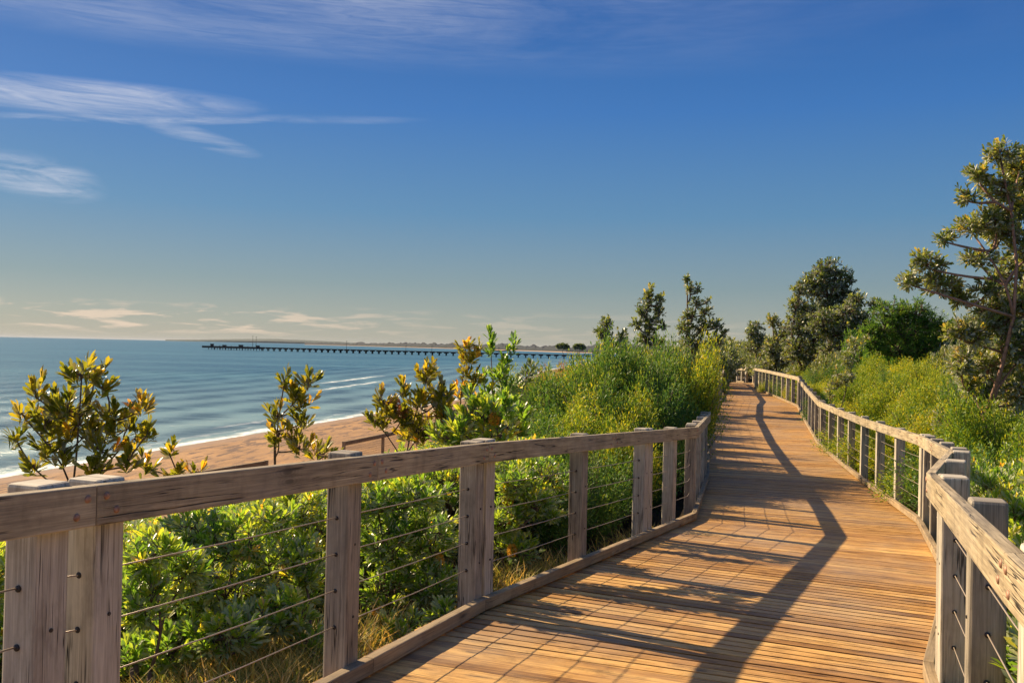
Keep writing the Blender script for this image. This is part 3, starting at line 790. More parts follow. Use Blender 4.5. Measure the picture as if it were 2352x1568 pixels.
shrub_px('banksia_shrub', 1140, 9.4, [(1128, 785, 13, 34), (1180, 785, 9, 26), (1165, 815, 12, 22), (1150, 850, 28, 28), (1170, 885, 28, 22), (1125, 905, 24, 24), (1110, 870, 14, 18)],
         'tallest dark banksia shrub with two pointed tops in front of the pier', 'shrub', dens=90, mat=M_BANK, stems=3, tbase=.3, **BK)
shrub_px('banksia_shrub', 1210, 10.5, [(1208, 860, 22, 18), (1222, 840, 10, 16), (1192, 880, 16, 14)],
         'small sparse banksia shrub with bare twigs at the left foot of the heath mound', 'shrub', dens=45, mat=M_TREE, stems=3, tbase=.4, **BK)
shrub_px('banksia_shrub', 1110, 6.9, [(1110, 945, 48, 34), (1160, 925, 28, 28, .1), (1060, 975, 46, 28), (1150, 990, 50, 30), (1195, 965, 22, 34, .2), (1020, 1000, 34, 20), (1090, 910, 26, 22), (1150, 950, 60, 40, .5), (1070, 1000, 60, 26, .3)],
         'yellow-green dense banksia shrub directly behind the broad centre post', 'shrub', dens=120, mat=M_BANK, stems=5, tbase=.5, cones=1, **BK)
# lower masses seen through the cables
low = [(330, 4.5, [(340, 1260, 70, 60), (330, 1370, 75, 70), (420, 1310, 70, 60, .2)], .45, 'green banksia shrub right beside the paired near posts, seen through the cables', M_BANK, 0),
       (520, 5.3, [(440, 1220, 75, 50), (540, 1235, 80, 55), (620, 1190, 60, 45, .2), (520, 1330, 100, 70), (430, 1400, 90, 60), (640, 1310, 70, 70, .1)], .5, 'broad leafy banksia shrub filling the first cable bay', M_BANK, 0),
       (720, 6.0, [(690, 1160, 60, 50), (730, 1240, 55, 60), (690, 1350, 60, 60), (800, 1180, 50, 50, .2), (640, 1420, 60, 40)], .58, 'light green banksia shrub behind the tall second post', M_BANK, 0),
       (880, 6.3, [(870, 1150, 70, 45), (960, 1130, 70, 45), (900, 1240, 85, 65), (990, 1230, 60, 65, .1), (900, 1340, 80, 60), (1000, 1340, 55, 60), (880, 1440, 60, 50)], .36, 'dark green banksia shrub filling the second cable bay, with orange dead leaves', M_BANK, 2),
       (1000, 5.7, [(930, 1450, 70, 45), (1020, 1420, 45, 45), (850, 1500, 50, 40)], .33, 'low blue-green banksia shrub hugging the kerb of the second bay', M_BANK, 0),
       (500, 4.7, [(400, 1480, 90, 60), (520, 1450, 90, 55), (330, 1500, 80, 60), (600, 1420, 80, 50, .3)], .4, 'low green banksia shrub close to the kerb under the lowest cables of the first bay', M_BANK, 0),
       (700, 5.0, [(660, 1400, 60, 60), (700, 1290, 50, 60, .4), (720, 1470, 50, 40)], .5, 'leafy banksia shrub tight against the left side of the tall second post', M_BANK, 0),
       (1170, 7.6, [(1120, 1060, 50, 40, .3), (1190, 1110, 50, 40), (1160, 1190, 50, 45), (1230, 1160, 45, 35), (1190, 1260, 50, 35), (1270, 1180, 20, 22)], .48, 'banksia shrub with golden flower cones behind the third cable bay', M_BANK, 4),
       (-20, 4.2, [(-10, 1330, 50, 80), (0, 1480, 60, 70), (-60, 1250, 60, 60)], .6, 'yellow-green banksia shrub peeping in at the left edge of the view', M_BANK, 0),
       (250, 5.2, [(210, 1260, 60, 60, 1.0), (150, 1340, 90, 80, .8), (60, 1300, 80, 60, 1.0)], .5, 'banksia shrub mostly hidden behind the paired near posts', M_BANK, 0)]
for bu, Y, lb, tb, lab, mt, cn in low:
    shrub_px('banksia_shrub', bu, Y, lb, lab, 'shrub', boost=1.75, dens=165, mat=mt, stems=4, tbase=tb*.75+.12, tvar=.15, cones=cn, ll=.072, lw=.0165, per=14, up_bias=.9, trunk=(.016, .007), twig=.003)

# ---- filler shrubs farther down the dune slope: copies of three prototypes
def copy_tree(o, parent=None):
    c = o.copy(); COL.objects.link(c)
    if parent is not None: c.parent = parent
    for ch in list(o.children): copy_tree(ch, c)
    return c
def proto_dome(name, label, cat, group, seed, mat, w, h, dens, ll, lw, per, tbase, **kw):
    random.seed(seed)
    lobes = []
    for k_ in range(6):
        a = k_*1.05+random.random(); r_ = w*.33
        lobes.append(((math.cos(a)*r_, math.sin(a)*r_, h*random.uniform(.4, .72)), (w*.32, w*.32, h*.34)))
    lobes.append(((0, 0, h*.72), (w*.3, w*.3, h*.28)))
    return plant(name, (0, 0, 0), lobes, label, cat, group, dens=dens, per=per, ll=ll, lw=lw, mat=mat, tbase=tbase, stems=4, trunk=(.02, .008), twig=.004, **kw)

first_used = {}
def put(proto, x, y, sc, szz=None, label=None, group=None, dz=-.05, tilt=0.):
    used = first_used.get(proto.name, False)
    o = copy_tree(proto) if used else proto
    first_used[proto.name] = True
    o.location = (x, y, gz(x, y)+dz); o.rotation_euler = (random.gauss(0, tilt), random.gauss(0, tilt), random.uniform(0, 6.28)); o.scale = (sc, sc, szz or sc)
    if label: o['label'] = label
    if group: o['group'] = group
    return o

slope_lab = 'rounded broad-leaved shrub in the scrub covering the dune slope below the seaward railing'
protoA = [proto_dome('coastal_shrub', slope_lab, 'shrub', 'broad-leaved shrubs covering the dune slope', 31+i, M_BANK, 1.5, 1.25, 260, .072, .018, 12, .38+.1*i) for i in range(3)]
random.seed(5)
spots = []
for y in np.arange(3.2, 30, .95):
    p0, d0 = poly_point(EL, y)
    for off in (1.4, 2.2, 3.1, 4.1, 5.2, 6.4, 7.6):
        x = p0.x-off+random.uniform(-.3, .3); yy = y+off*.35+random.uniform(-.4, .4)
        px = 1176+FPX*x/yy
        if px > 1230 or px < -350: continue
        if off < 2.0 and yy < 7.5: continue
        spots.append((x, yy, off))
for (x, y, off) in spots:
    g0 = gz(x, y); px = 1176+FPX*x/y
    # keep the crowns low enough for the beach to show above them
    ylim = np.interp(px, [-300, 0, 300, 440, 500, 620, 800, 1000, 1200], [1200, 1190, 1165, 1190, 1215, 1130, 1080, 1030, 960])
    ztop = EYE-(ylim-799-.022*(px-1176))*y/FPX
    h = min(1.7, ztop-g0)
    if h < .35: continue
    put(random.choice(protoA), x, y, random.uniform(.8, 1.1), h/1.25*random.uniform(.85, 1.0), slope_lab)

# ---- heath: fine-leaved upright bushes
def heath_proto(seed, mat, tbase, name, label, group, h=1.3, w=.9, nst=620, lf=26, ll=.042, lw=.016, lean=.5):
    rng = np.random.default_rng(seed)
    o = empty(name, (0, 0, 0), label, 'bush', group)
    a = rng.random(nst)*2*math.pi; rr = np.sqrt(rng.random(nst))*w
    top = np.stack([np.cos(a)*rr, np.sin(a)*rr, h*(1-.42*(rr/w)**2)*rng.uniform(.72, 1.08, nst)], 1)
    ncl = 11; ca = rng.random(ncl)*6.28; cr = np.sqrt(rng.random(ncl))*w*.78; ch_ = h*(1-.38*(cr/w)**2)*rng.uniform(.72, 1.05, ncl)
    ci = rng.integers(0, ncl, nst); uu = unit(rng.normal(size=(nst, 3))); uu[:, 2] = np.abs(uu[:, 2])*1.2-.25; cw = .30*w
    top = np.stack([np.cos(ca[ci])*cr[ci], np.sin(ca[ci])*cr[ci], ch_[ci]-cw*.8], 1)+uu*cw*rng.uniform(.55, 1.1, (nst, 1))*np.array([1, 1, 1.1])
    # clumpy outline
    top[:, 2] *= 1+.05*np.sin(top[:, 0]*7+seed)*np.cos(top[:, 1]*8+seed)
    bot = np.stack([np.cos(a)*rr*.25, np.sin(a)*rr*.25, np.zeros(nst)], 1)
    mid = bot*.35+top*.65; mid[:, :2] *= .9
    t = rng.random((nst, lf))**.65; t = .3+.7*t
    def bez(t_):
        t_ = t_[..., None]
        return (1-t_)**2*bot[:, None]+2*t_*(1-t_)*mid[:, None]+t_*t_*top[:, None]
    P = bez(t); D = unit(bez(np.minimum(t+.03, 1.05))-bez(t-.02))
    rnd = unit(rng.normal(size=P.shape)); P = P+rnd*(.035+.05*(1-t[..., None])); dv = D*.8+rnd*.9
    n = nst*lf
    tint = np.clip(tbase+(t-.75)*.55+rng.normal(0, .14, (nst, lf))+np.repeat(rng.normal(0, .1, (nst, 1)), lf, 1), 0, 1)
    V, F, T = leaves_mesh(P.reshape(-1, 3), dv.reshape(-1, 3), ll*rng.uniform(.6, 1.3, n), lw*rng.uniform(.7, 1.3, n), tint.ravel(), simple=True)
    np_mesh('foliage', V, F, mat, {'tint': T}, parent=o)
    o['zref'] = float(np.percentile(V[:, 2], 98.5))
    wd = MB()
    for k_ in range(0, nst, 7):
        wd.tube([Vector(bot[k_])-Vector((0, 0, .2)), Vector(mid[k_]), Vector(top[k_])], [.006, .004, .002], 3)
    wd.build('stem', M_BARK, o, smooth=True)
    return o
HL = 'fine-leaved yellow-green bush in the thicket between the boardwalk and the beach'
HR = 'fine-leaved yellow-green bush in the thicket behind the landward railing'
heathL = [heath_proto(40+i, M_HEATH, .47+.09*i, 'heath_bush', HL, 'heath bushes between boardwalk and beach') for i in range(3)]
heathD = [heath_proto(50+i, M_HEATHD, .45, 'heath_bush', HL, 'heath bushes between boardwalk and beach', lf=24) for i in range(2)]
random.seed(21)
def env_left(px):
    return np.interp(px, [1070, 1183, 1229, 1291, 1400, 1463, 1520, 1583, 1615, 1650, 1700], [1020, 945, 895, 862, 840, 818, 795, 768, 788, 840, 865])
def ztop_left(x, y):
    pk = 1.2*math.exp(-((x-2.3)/1.9)**2-((y-15.4)/1.9)**2)
    base_ = 6.15+.12*math.sin(x*1.3+y*.7)
    if y < 11.3: base_ = 5.95+.1*math.sin(y*2)
    return base_+pk
for y in np.arange(7.0, 36, .85):
    p0, d0 = poly_point(EL, y)
    for off in (1.05, 1.8, 2.7, 3.8, 5.0, 6.3, 7.6, 9.2):
        x = p0.x-off+random.uniform(-.25, .25); yy = y+off*.3+random.uniform(-.3, .3)
        px = 1176+FPX*x/yy
        if px < 1060 or px > 1720 or (px < 1200 and yy < 10.5): continue
        low_cut = 38 if 1180 < px < 1310 and yy < 17.5 else 0
        if px < 1290 and yy < 9: continue
        g0 = gz(x, yy); zt = min(ztop_left(x, yy), EYE-(env_left(px)+low_cut-799-.022*(px-1176))*yy/FPX)
        if off < 1.0 and not 13.6 < yy < 30: zt = min(zt, hdeck(x, yy)+1.0)
        if off < 1.7 and 17 < yy < 30: zt = min(zt, hdeck(x, yy)+1.3)
        h = zt-g0
        if h < .3: continue
        pr = random.choice(heathD) if (yy < 11 or random.random() < .25) else random.choice(heathL)
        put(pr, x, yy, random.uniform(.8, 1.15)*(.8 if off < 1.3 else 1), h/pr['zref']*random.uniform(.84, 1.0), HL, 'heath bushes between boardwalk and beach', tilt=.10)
heathR = [heath_proto(60+i, M_HEATH, .52+.09*i, 'heath_bush', HR, 'heath bushes behind the landward railing', lf=28) for i in range(3)]
random.seed(22)
for y in np.arange(9.5, 44, 1.15):
    p0, d0 = poly_point(ER, y)
    for off in (.8, 1.8, 3.0, 4.3, 5.8, 7.5, 9.5, 12, 15):
        x = p0.x+off+random.uniform(-.3, .3); yy = y-off*.2+random.uniform(-.4, .4)
        px = 1176+FPX*x/yy
        if px > 2420 or px < 1700: continue
        env = np.interp(px, [1700, 1860, 1900, 2000, 2100, 2200, 2400], [880, 850, 830, 812, 815, 820, 830])
        g0 = gz(x, yy); zt = min(6.42+.09*off+.35*math.sin(x*.9+yy*.5)*math.cos(yy*.8-x*.4), EYE-(env-799-.022*(px-1176))*yy/FPX)
        if off < 1.2: zt = min(zt, hdeck(x, yy)+.75)
        h = zt-g0
        if h < .3: continue
        pr = (random.choice(heathR if math.sin(x*.8)*math.cos(yy*.55)+random.gauss(0, .3) > -.35 else heathD+heathL[:1]))
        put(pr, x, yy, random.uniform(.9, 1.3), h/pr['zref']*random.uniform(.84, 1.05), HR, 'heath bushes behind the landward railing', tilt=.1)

# ---- right side near: broad-leaved shrubs under the rail
RLAB = 'glossy broad-leaved shrub pressing against the outside of the near landward railing'
protoR = [proto_dome('coastal_shrub', RLAB, 'shrub', 'broad-leaved shrubs outside the landward railing', 71+i, M_BANK, 1.3, 1.2, 230, .09, .021, 12, .45+.1*i) for i in range(2)]
random.seed(23)
for y in np.arange(1.2, 13.5, .8):
    p0, d0 = poly_point(ER, y)
    for off in (.95, 1.8, 2.8, 4.0, 5.4):
        x = p0.x+off+random.uniform(-.2, .2); yy = y+random.uniform(-.3, .3); px = 1176+FPX*x/yy
        if px < 2080 or px > 3300: continue
        g0 = gz(x, yy)
        env = np.interp(px, [2080, 2150, 2230, 2352, 2600], [1100, 1060, 1045, 1020, 980])
        zt = min(6.5, EYE-(env-799-.022*(px-1176))*yy/FPX)
        if off < 1.2: zt = min(zt, hdeck(x, yy)+.85)
        h = zt-g0
        if h < .35: continue
        put(random.choice(protoR), x, yy, random.uniform(.75, 1.0), h/1.3, RLAB, 'broad-leaved shrubs outside the landward railing', tilt=.1)

# ---- individual trees
def tree_px(bu, Y, lobes, label, name='tree', **kw):
    a = dict(dens=22, per=9, ll=.13, lw=.045, boost=3.2, spread=(.3, 1.6), mat=M_TREE, bark=M_BARK, tbase=.45, trunk=(.07, .02), twig=.008, shell=.35, up_bias=.4)
    a.update(kw)
    return shrub_px(name, bu, Y, lobes, label, 'tree', **a)

# the big banksia at the right edge
tree_px(2262, 13.0, [(2300, 350, 42, 28), (2345, 370, 40, 36, .3), (2250, 400, 40, 30), (2300, 430, 55, 36), (2225, 450, 30, 22), (2360, 450, 50, 50, .4),
                     (2235, 520, 60, 28), (2170, 545, 26, 18), (2300, 530, 60, 36, .3), (2370, 560, 60, 50), (2250, 590, 50, 24), (2320, 620, 50, 40, .4),
                     (2130, 600, 45, 30, .3), (2095, 640, 30, 28, .2), (2160, 650, 55, 36, .3), (2210, 680, 40, 26, .3), (2290, 700, 60, 30, .3), (2380, 680, 60, 60),
                     (2300, 740, 60, 40), (2240, 770, 40, 36), (2340, 800, 60, 50), (2270, 840, 55, 40, .2), (2230, 880, 30, 36, .3), (2340, 900, 60, 50, .2), (2420, 800, 80, 90), (2330, 480, 60, 50, .3), (2350, 400, 60, 50, .5), (2290, 500, 50, 40), (2340, 690, 70, 50, .4), (2270, 660, 40, 30), (2200, 760, 34, 28), (2210, 830, 30, 40)],
        'tall multi-limbed banksia tree with reddish trunk at the right edge, above all the scrub', name='banksia_tree', dens=85, per=13, ll=.10, lw=.028, mat=M_TREE, bark=M_BARKR, trunk=(.05, .014), twig=.005, tbase=.6, fork=.42, shell=.15, boost=1.45)
tree_px(2300, 14.8, [(2290, 960, 60, 40), (2210, 985, 45, 35, .4), (2350, 1010, 60, 50), (2250, 900, 40, 40, .5), (2190, 1040, 40, 36), (2280, 1050, 60, 36), (2170, 980, 30, 40, .6), (2160, 1030, 30, 30, .6), (2230, 850, 40, 50, .6), (2330, 880, 60, 60, .6), (2340, 1090, 60, 50)],
        'silvery broad-leaved shrub around the foot of the tall right-hand tree', name='banksia_shrub', dens=75, per=12, ll=.10, lw=.026, mat=M_TREE, bark=M_BARKR, trunk=(.03, .012), twig=.005, tbase=.55, stems=3)
tree_px(1915, 22.5, [(1965, 790, 24, 22), (1945, 825, 18, 24), (1985, 775, 12, 10), (1925, 870, 22, 26), (1950, 860, 16, 20), (1905, 900, 14, 20)],
        'slim pale-twigged sapling leaning up behind the middle of the landward railing', name='sapling', dens=26, per=10, ll=.10, lw=.028, mat=M_TREE, trunk=(.018, .008), twig=.004, tbase=.6, stems=2)
# three silhouettes on the seaward skyline
tree_px(1405, 30, [(1393, 740, 15, 18), (1385, 765, 18, 18), (1400, 785, 22, 18), (1430, 770, 12, 18), (1425, 795, 20, 16)],
        'short dark tree, leftmost of the three standing above the heath mound', dens=20, ll=.15, lw=.052, tbase=.4, trunk=(.06, .02), twig=.012)
tree_px(1490, 30, [(1494, 665, 10, 20), (1487, 690, 18, 18), (1515, 690, 12, 14), (1480, 715, 20, 18), (1515, 715, 16, 16), (1465, 742, 18, 14), (1495, 745, 22, 18), (1522, 745, 12, 12), (1485, 775, 26, 20), (1510, 790, 20, 18)],
        'upright dark tree, middle one of the three standing above the heath mound', dens=18, ll=.15, lw=.052, tbase=.4, trunk=(.07, .025), twig=.012)
tree_px(1600, 31, [(1580, 640, 8, 14), (1585, 662, 12, 14), (1603, 665, 7, 14), (1600, 695, 14, 14), (1625, 690, 8, 8), (1585, 720, 18, 14), (1620, 715, 16, 14), (1575, 750, 24, 18), (1610, 750, 26, 18), (1645, 745, 18, 16), (1590, 785, 34, 20), (1640, 780, 26, 18), (1660, 765, 10, 12)],
        'tallest thin-topped tree, right-hand one of the three standing above the heath mound', dens=18, ll=.15, lw=.052, tbase=.42, trunk=(.07, .025), twig=.012)
# scrub and trees behind the landward side
tree_px(1905, 44, [(1905, 615, 32, 26), (1880, 640, 36, 26), (1930, 640, 34, 28), (1905, 670, 50, 26), (1860, 665, 22, 22), (1945, 680, 36, 22), (1900, 700, 30, 20), (1880, 720, 50, 30), (1940, 715, 40, 30)],
        'dark round-crowned tree rising highest behind the landward scrub', dens=11, ll=.19, lw=.062, tbase=.28, trunk=(.16, .05), twig=.018, fork=.6)
tree_px(1845, 41, [(1838, 665, 20, 24), (1830, 700, 26, 26), (1860, 720, 34, 28), (1825, 745, 36, 28), (1870, 765, 42, 34), (1830, 800, 40, 36), (1880, 820, 44, 34), (1850, 850, 36, 20)],
        'grey-green scrubby tree at the left shoulder of the dark round-crowned one', dens=12, ll=.17, lw=.056, tbase=.5, trunk=(.1, .035), twig=.015)
tree_px(1950, 38, [(1965, 690, 28, 18), (1945, 720, 40, 26), (1925, 755, 44, 32), (1970, 760, 40, 30), (1920, 800, 44, 34), (1965, 810, 40, 28), (1990, 735, 24, 22), (2010, 700, 22, 16), (2005, 770, 30, 30), (1890, 740, 40, 34), (1930, 840, 50, 26)],
        'dense grey-green tree in front of the dark round-crowned one, to its right', dens=14, ll=.17, lw=.056, tbase=.42, trunk=(.1, .035), twig=.015)
tree_px(1785, 46, [(1775, 735, 16, 18), (1790, 765, 22, 24), (1775, 800, 26, 26), (1800, 820, 30, 24), (1770, 835, 26, 18)],
        'light-topped scrubby tree behind the point where the landward railing starts to bend', dens=14, ll=.17, lw=.056, tbase=.6, trunk=(.08, .03), twig=.015)
tree_px(1735, 62, [(1735, 750, 20, 12), (1725, 765, 14, 14), (1745, 775, 18, 16), (1730, 795, 26, 18)],
        'small open-crowned tree on the skyline past the far end of the boardwalk', dens=9, ll=.22, lw=.07, tbase=.4, trunk=(.09, .03), twig=.02)
tree_px(2090, 33, [(2050, 715, 50, 30), (2100, 715, 44, 32), (2140, 740, 40, 32), (2030, 750, 44, 34), (2090, 760, 60, 40), (2160, 780, 36, 30), (2060, 800, 60, 30), (2130, 800, 50, 28), (2010, 790, 36, 30), (2185, 800, 30, 30), (2175, 750, 24, 20), (2000, 770, 26, 34), (2120, 840, 60, 26)],
        'bright green round bush tree between the grey scrub and the tall right-hand tree', name='round_tree', dens=14, ll=.16, lw=.03, per=14, mat=M_BRIGHT, tbase=.5, trunk=(.09, .03), twig=.012, simple=True)
tree_px(2215, 36, [(2190, 765, 50, 26), (2240, 750, 50, 30), (2300, 740, 60, 36), (2380, 740, 60, 40), (2230, 800, 60, 26), (2330, 800, 70, 30)],
        'darker rounded tree half hidden behind the tall right-hand tree', name='round_tree', dens=20, ll=.18, lw=.04, per=14, mat=M_TREE, tbase=.4, trunk=(.09, .03), twig=.012, simple=True)
# dark scrub round the far end of the boardwalk
FL = ['low grey scrub bush beyond the far bend of the boardwalk']
M_DRY = leaf_mat('dry_leaf', [(0, (.10, .065, .04)), (.5, (.22, .13, .075)), (1, (.36, .22, .11))], trans=.3, rough=.7, spec=.1)
dry = heath_proto(97, M_DRY, .5, 'dry_bush', 'withered reddish-brown bush on the seaward foot of the heath mound', 'withered bushes at the seaward foot of the heath mound')
random.seed(78)
for (u, yt, Y) in [(1212, 880, 19), (1250, 866, 21), (1285, 850, 23), (1235, 890, 18), (1310, 842, 25), (1270, 880, 18.5), (1195, 905, 17)]:
    c = world_at(u, yt, Y); put(dry, c.x, Y, .8, max(.5, c.z-gz(c.x, Y))/dry['zref'])
# scrub between the landward heath and the trees
brightP = proto_dome('scrub_bush', 'leafy bright green bush behind the landward heath, among the grey scrub', 'bush', 'bright green bushes behind the landward heath', 91, M_BRIGHT, 3.0, 2.2, 40, .14, .03, 14, .5)
greyP = proto_dome('scrub_bush', 'grey-green bush standing between the landward heath and the trees', 'bush', 'grey-green bushes behind the landward heath', 92, M_TREE, 3.0, 2.2, 45, .14, .04, 12, .55)
random.seed(77)
for (u, yt, Y, pb) in [(1830, 815, 52, 0), (1790, 800, 62, 0), (1850, 770, 56, 0), (1985, 730, 50, 0), (2020, 745, 46, 0), (2200, 745, 42, 0), (2230, 735, 44, 0), (1945, 755, 45, 0), (1890, 812, 42, 0), (1920, 800, 37, 0), (1950, 790, 38, 0), (1985, 765, 39, 0), (2010, 735, 36, 1), (2055, 712, 38, 1), (2110, 715, 37, 1), (2160, 745, 34, 1), (2190, 780, 32, 0), (2030, 775, 35, 1), (2090, 790, 34, 1), (2150, 800, 33, 1), (2215, 785, 30, 0), (2250, 760, 25, 0), (2300, 765, 24, 0), (2350, 760, 24, 0), (2400, 750, 24, 0), (2280, 830, 19, 0), (2340, 840, 18, 0), (2220, 860, 19, 0), (2400, 820, 19, 0), (2240, 910, 16.5, 0), (2310, 900, 16, 0), (2370, 880, 15.5, 0), (2190, 925, 17, 0)]:
    c = world_at(u, 850, Y); g0 = gz(c.x, Y); h_ = world_at(u, yt, Y).z-g0
    put(brightP if pb else greyP, c.x, Y, random.uniform(.55, .75) if Y > 22 else .4, max(.5, h_)/2.3, dz=-.1)
for (x_, y_, h_) in [(2.55, 14.6, 2.0), (2.2, 15.6, 2.4), (2.85, 15.6, 2.45), (3.0, 16.6, 2.4), (1.5, 15.0, 2.1), (1.9, 16.6, 2.2), (3.35, 17.8, 1.75), (3.75, 19.4, 1.6), (4.1, 21, 1.55), (4.5, 23, 1.5), (4.9, 25, 1.5), (5.4, 27, 1.5), (2.05, 13.2, 1.6), (1.3, 13.6, 1.75), (.9, 14.3, 1.8), (1.7, 14.4, 2.15), (2.3, 15.0, 2.25), (1.2, 15.6, 2.0), (1.6, 12.9, 1.6), (2.7, 16.2, 2.2), (2.0, 12.4, 1.35), (.6, 15.2, 1.7), (1.0, 16.6, 1.75), (2.4, 14.0, 1.9), (1.9, 15.1, 2.35), (2.6, 15.2, 2.45)]:
    pr = random.choice(heathL+heathD)
    put(pr, x_-(.25 if y_ < 15.4 else .05), y_, 1.0 if y_ < 16.3 else .85, h_*1.03/pr['zref'], HL, 'heath bushes between boardwalk and beach', tilt=.06)
protoF = [proto_dome('scrub_bush', FL[0], 'bush', 'grey scrub bushes round the far end of the boardwalk', 81+i, M_TREE, 3.0, 2.2, 26, .20, .055, 12, .4+.1*i) for i in range(2)]
random.seed(24)
for (u, yt, Y, s_) in [(1610, 790, 40, .8), (1632, 795, 46, .8), (1700, 812, 72, 1.1), (1722, 800, 74, 1.2), (1748, 808, 72, 1.1), (1690, 790, 78, 1.2), (1626, 806, 60, 1.), (1622, 815, 52, .9), (1660, 800, 74, 1.1), (1710, 785, 90, 1.3), (1760, 800, 66, 1.1), (1775, 825, 60, 1.), (1790, 832, 55, 1.), (1812, 836, 50, .9), (1835, 842, 46, .9), (1640, 785, 48, .9), (1620, 800, 42, .8), (1685, 815, 76, .8), (1740, 822, 72, .8), (1735, 770, 100, 1.4), (1680, 775, 100, 1.4), (1640, 778, 80, 1.3), (1590, 790, 60, 1.2), (1780, 770, 90, 1.4), (1550, 800, 50, 1.), (1870, 835, 44, .9), (1500, 805, 60, 1.), (1900, 800, 60, 1.5), (1990, 770, 60, 1.5)]:
    c = world_at(u, 850, Y); g0 = gz(c.x, Y); h = world_at(u, yt, Y).z-g0
    put(random.choice(protoF), c.x, Y, s_*.8, max(.5, h)/2.2, FL[0])
# backdrop trees and the two pines over the bay
random.seed(25)
for (u, yt, Y, w_, lab) in [(1292, 788, 1200, 13, 'flat-topped dark pine on the far headland, left one of the pair'), (1330, 789, 1210, 12, 'flat-topped dark pine on the far headland, right one of the pair')]:
    k_ = Y/FPX
    tree_px(u, Y, [(u, yt+5, w_, 4), (u-6, yt+8, w_*.7, 4), (u+7, yt+9, w_*.7, 4)], lab, name='pine_tree', dens=.6, ll=2.2, lw=1.1, per=10, tbase=.1, trunk=(.5, .2), twig=.12, mat=M_TREE)

# ---- grass and dead stems
def grass(name, pts, n, hmin, hmax, mat, kindlab=None):
    B = []; D = []; Ln = []; T = []
    for i in range(n):
        x, y, r_ = random.choice(pts); a = random.random()*6.28; rr = r_*math.sqrt(random.random())
        B.append((x+math.cos(a)*rr, y+math.sin(a)*rr, 0))
    B = np.array(B); B[:, 2] = ground_z(B[:, 0], B[:, 1])-.02
    D = RNG.normal(size=(n, 3))*.42; D[:, 2] = 1
    V, F, T = leaves_mesh(B, D, RNG.uniform(hmin, hmax, n), RNG.uniform(.004, .008, n), RNG.random(n), curl=.3, simple=False)
    o = np_mesh(name, V, tri_quads(F), mat, {'tint': T}); tag(o, kindlab, 'grass', kind='stuff'); return o
random.seed(9)
pts = []
for u, v, Y in [(520, 1530, 4.3), (620, 1500, 4.8), (700, 1480, 5.2), (430, 1560, 4.0), (350, 1540, 3.9), (780, 1430, 5.6), (1180, 1320, 7.6), (1230, 1290, 8.0), (1400, 1280, 8.0), (1110, 1360, 7.0), (1530, 1200, 9.6), (1480, 1240, 9.0), (560, 1450, 5.0), (640, 1540, 4.5), (480, 1500, 4.5), (380, 1560, 4.1), (250, 1560, 3.9), (720, 1530, 4.9)]:
    c = world_at(u, v, Y); pts.append((c.x, Y, .45))
grass('grass', pts, 20000, .12, .5, M_GRASS, 'dry and green grass tufts on the ground just outside the seaward railing')

# ------------------------------------------------------------------ sea air
me = bpy.data.meshes.new('haze'); hx, z0_, z1_ = 94000., -13.5, 130.
me.from_pydata([(sx_*hx, sy_*hx, z_) for z_ in (z0_, z1_) for sx_, sy_ in ((-1, -1), (1, -1), (1, 1), (-1, 1))], [], [(3, 2, 1, 0), (4, 5, 6, 7), (0, 1, 5, 4), (1, 2, 6, 5), (2, 3, 7, 6), (3, 0, 4, 7)])
hm, hnt, hout = new_mat('haze'); pv = hnt.nodes.new('ShaderNodeVolumePrincipled'); pv.inputs['Density'].default_value = 9e-6
pv.inputs['Color'].default_value = (.82, .88, .95, 1); hnt.links.new(pv.outputs[0], hout.inputs['Volume']); me.materials.append(hm)
ho = bpy.data.objects.new('haze', me); COL.objects.link(ho); tag(ho, kind='stuff')

# ------------------------------------------------------------------ light and sky
SUN_EL = math.radians(32.2); sx, sy = -.844, .536
sd_ = Vector((sx*math.cos(SUN_EL), sy*math.cos(SUN_EL), math.sin(SUN_EL)))
sl = bpy.data.lights.new('sun', 'SUN'); sl.energy = 4.7; sl.angle = math.radians(.55); sl.color = (1.0, .79, .52)
so = bpy.data.objects.new('sun', sl); COL.objects.link(so); so.rotation_euler = sd_.to_track_quat('Z', 'Y').to_euler(); so.location = (-60, 40, 60)
w = bpy.data.worlds.new('World'); scene.world = w; w.use_nodes = True; nt = w.node_tree; nt.nodes.clear(); q = N(nt)
out = nt.nodes.new('ShaderNodeOutputWorld'); bg = nt.nodes.new('ShaderNodeBackground')
sky = nt.nodes.new('ShaderNodeTexSky'); sky.sky_type = 'NISHITA'; sky.sun_disc = False; sky.sun_elevation = SUN_EL
sky.sun_rotation = math.atan2(sx, sy); sky.altitude = 10; sky.air_density = 1.0; sky.dust_density = .6; sky.ozone_density = 2.0
tc = q.n('ShaderNodeTexCoord').outputs['Generated']
spx = nt.nodes.new('ShaderNodeSeparateXYZ'); q.l(tc, spx.inputs[0])
X, Y_, Z_ = spx.outputs
az = q.math('ARCTAN2', X, Y_)                     # radians, + to the right
el = q.math('ARCSINE', Z_)
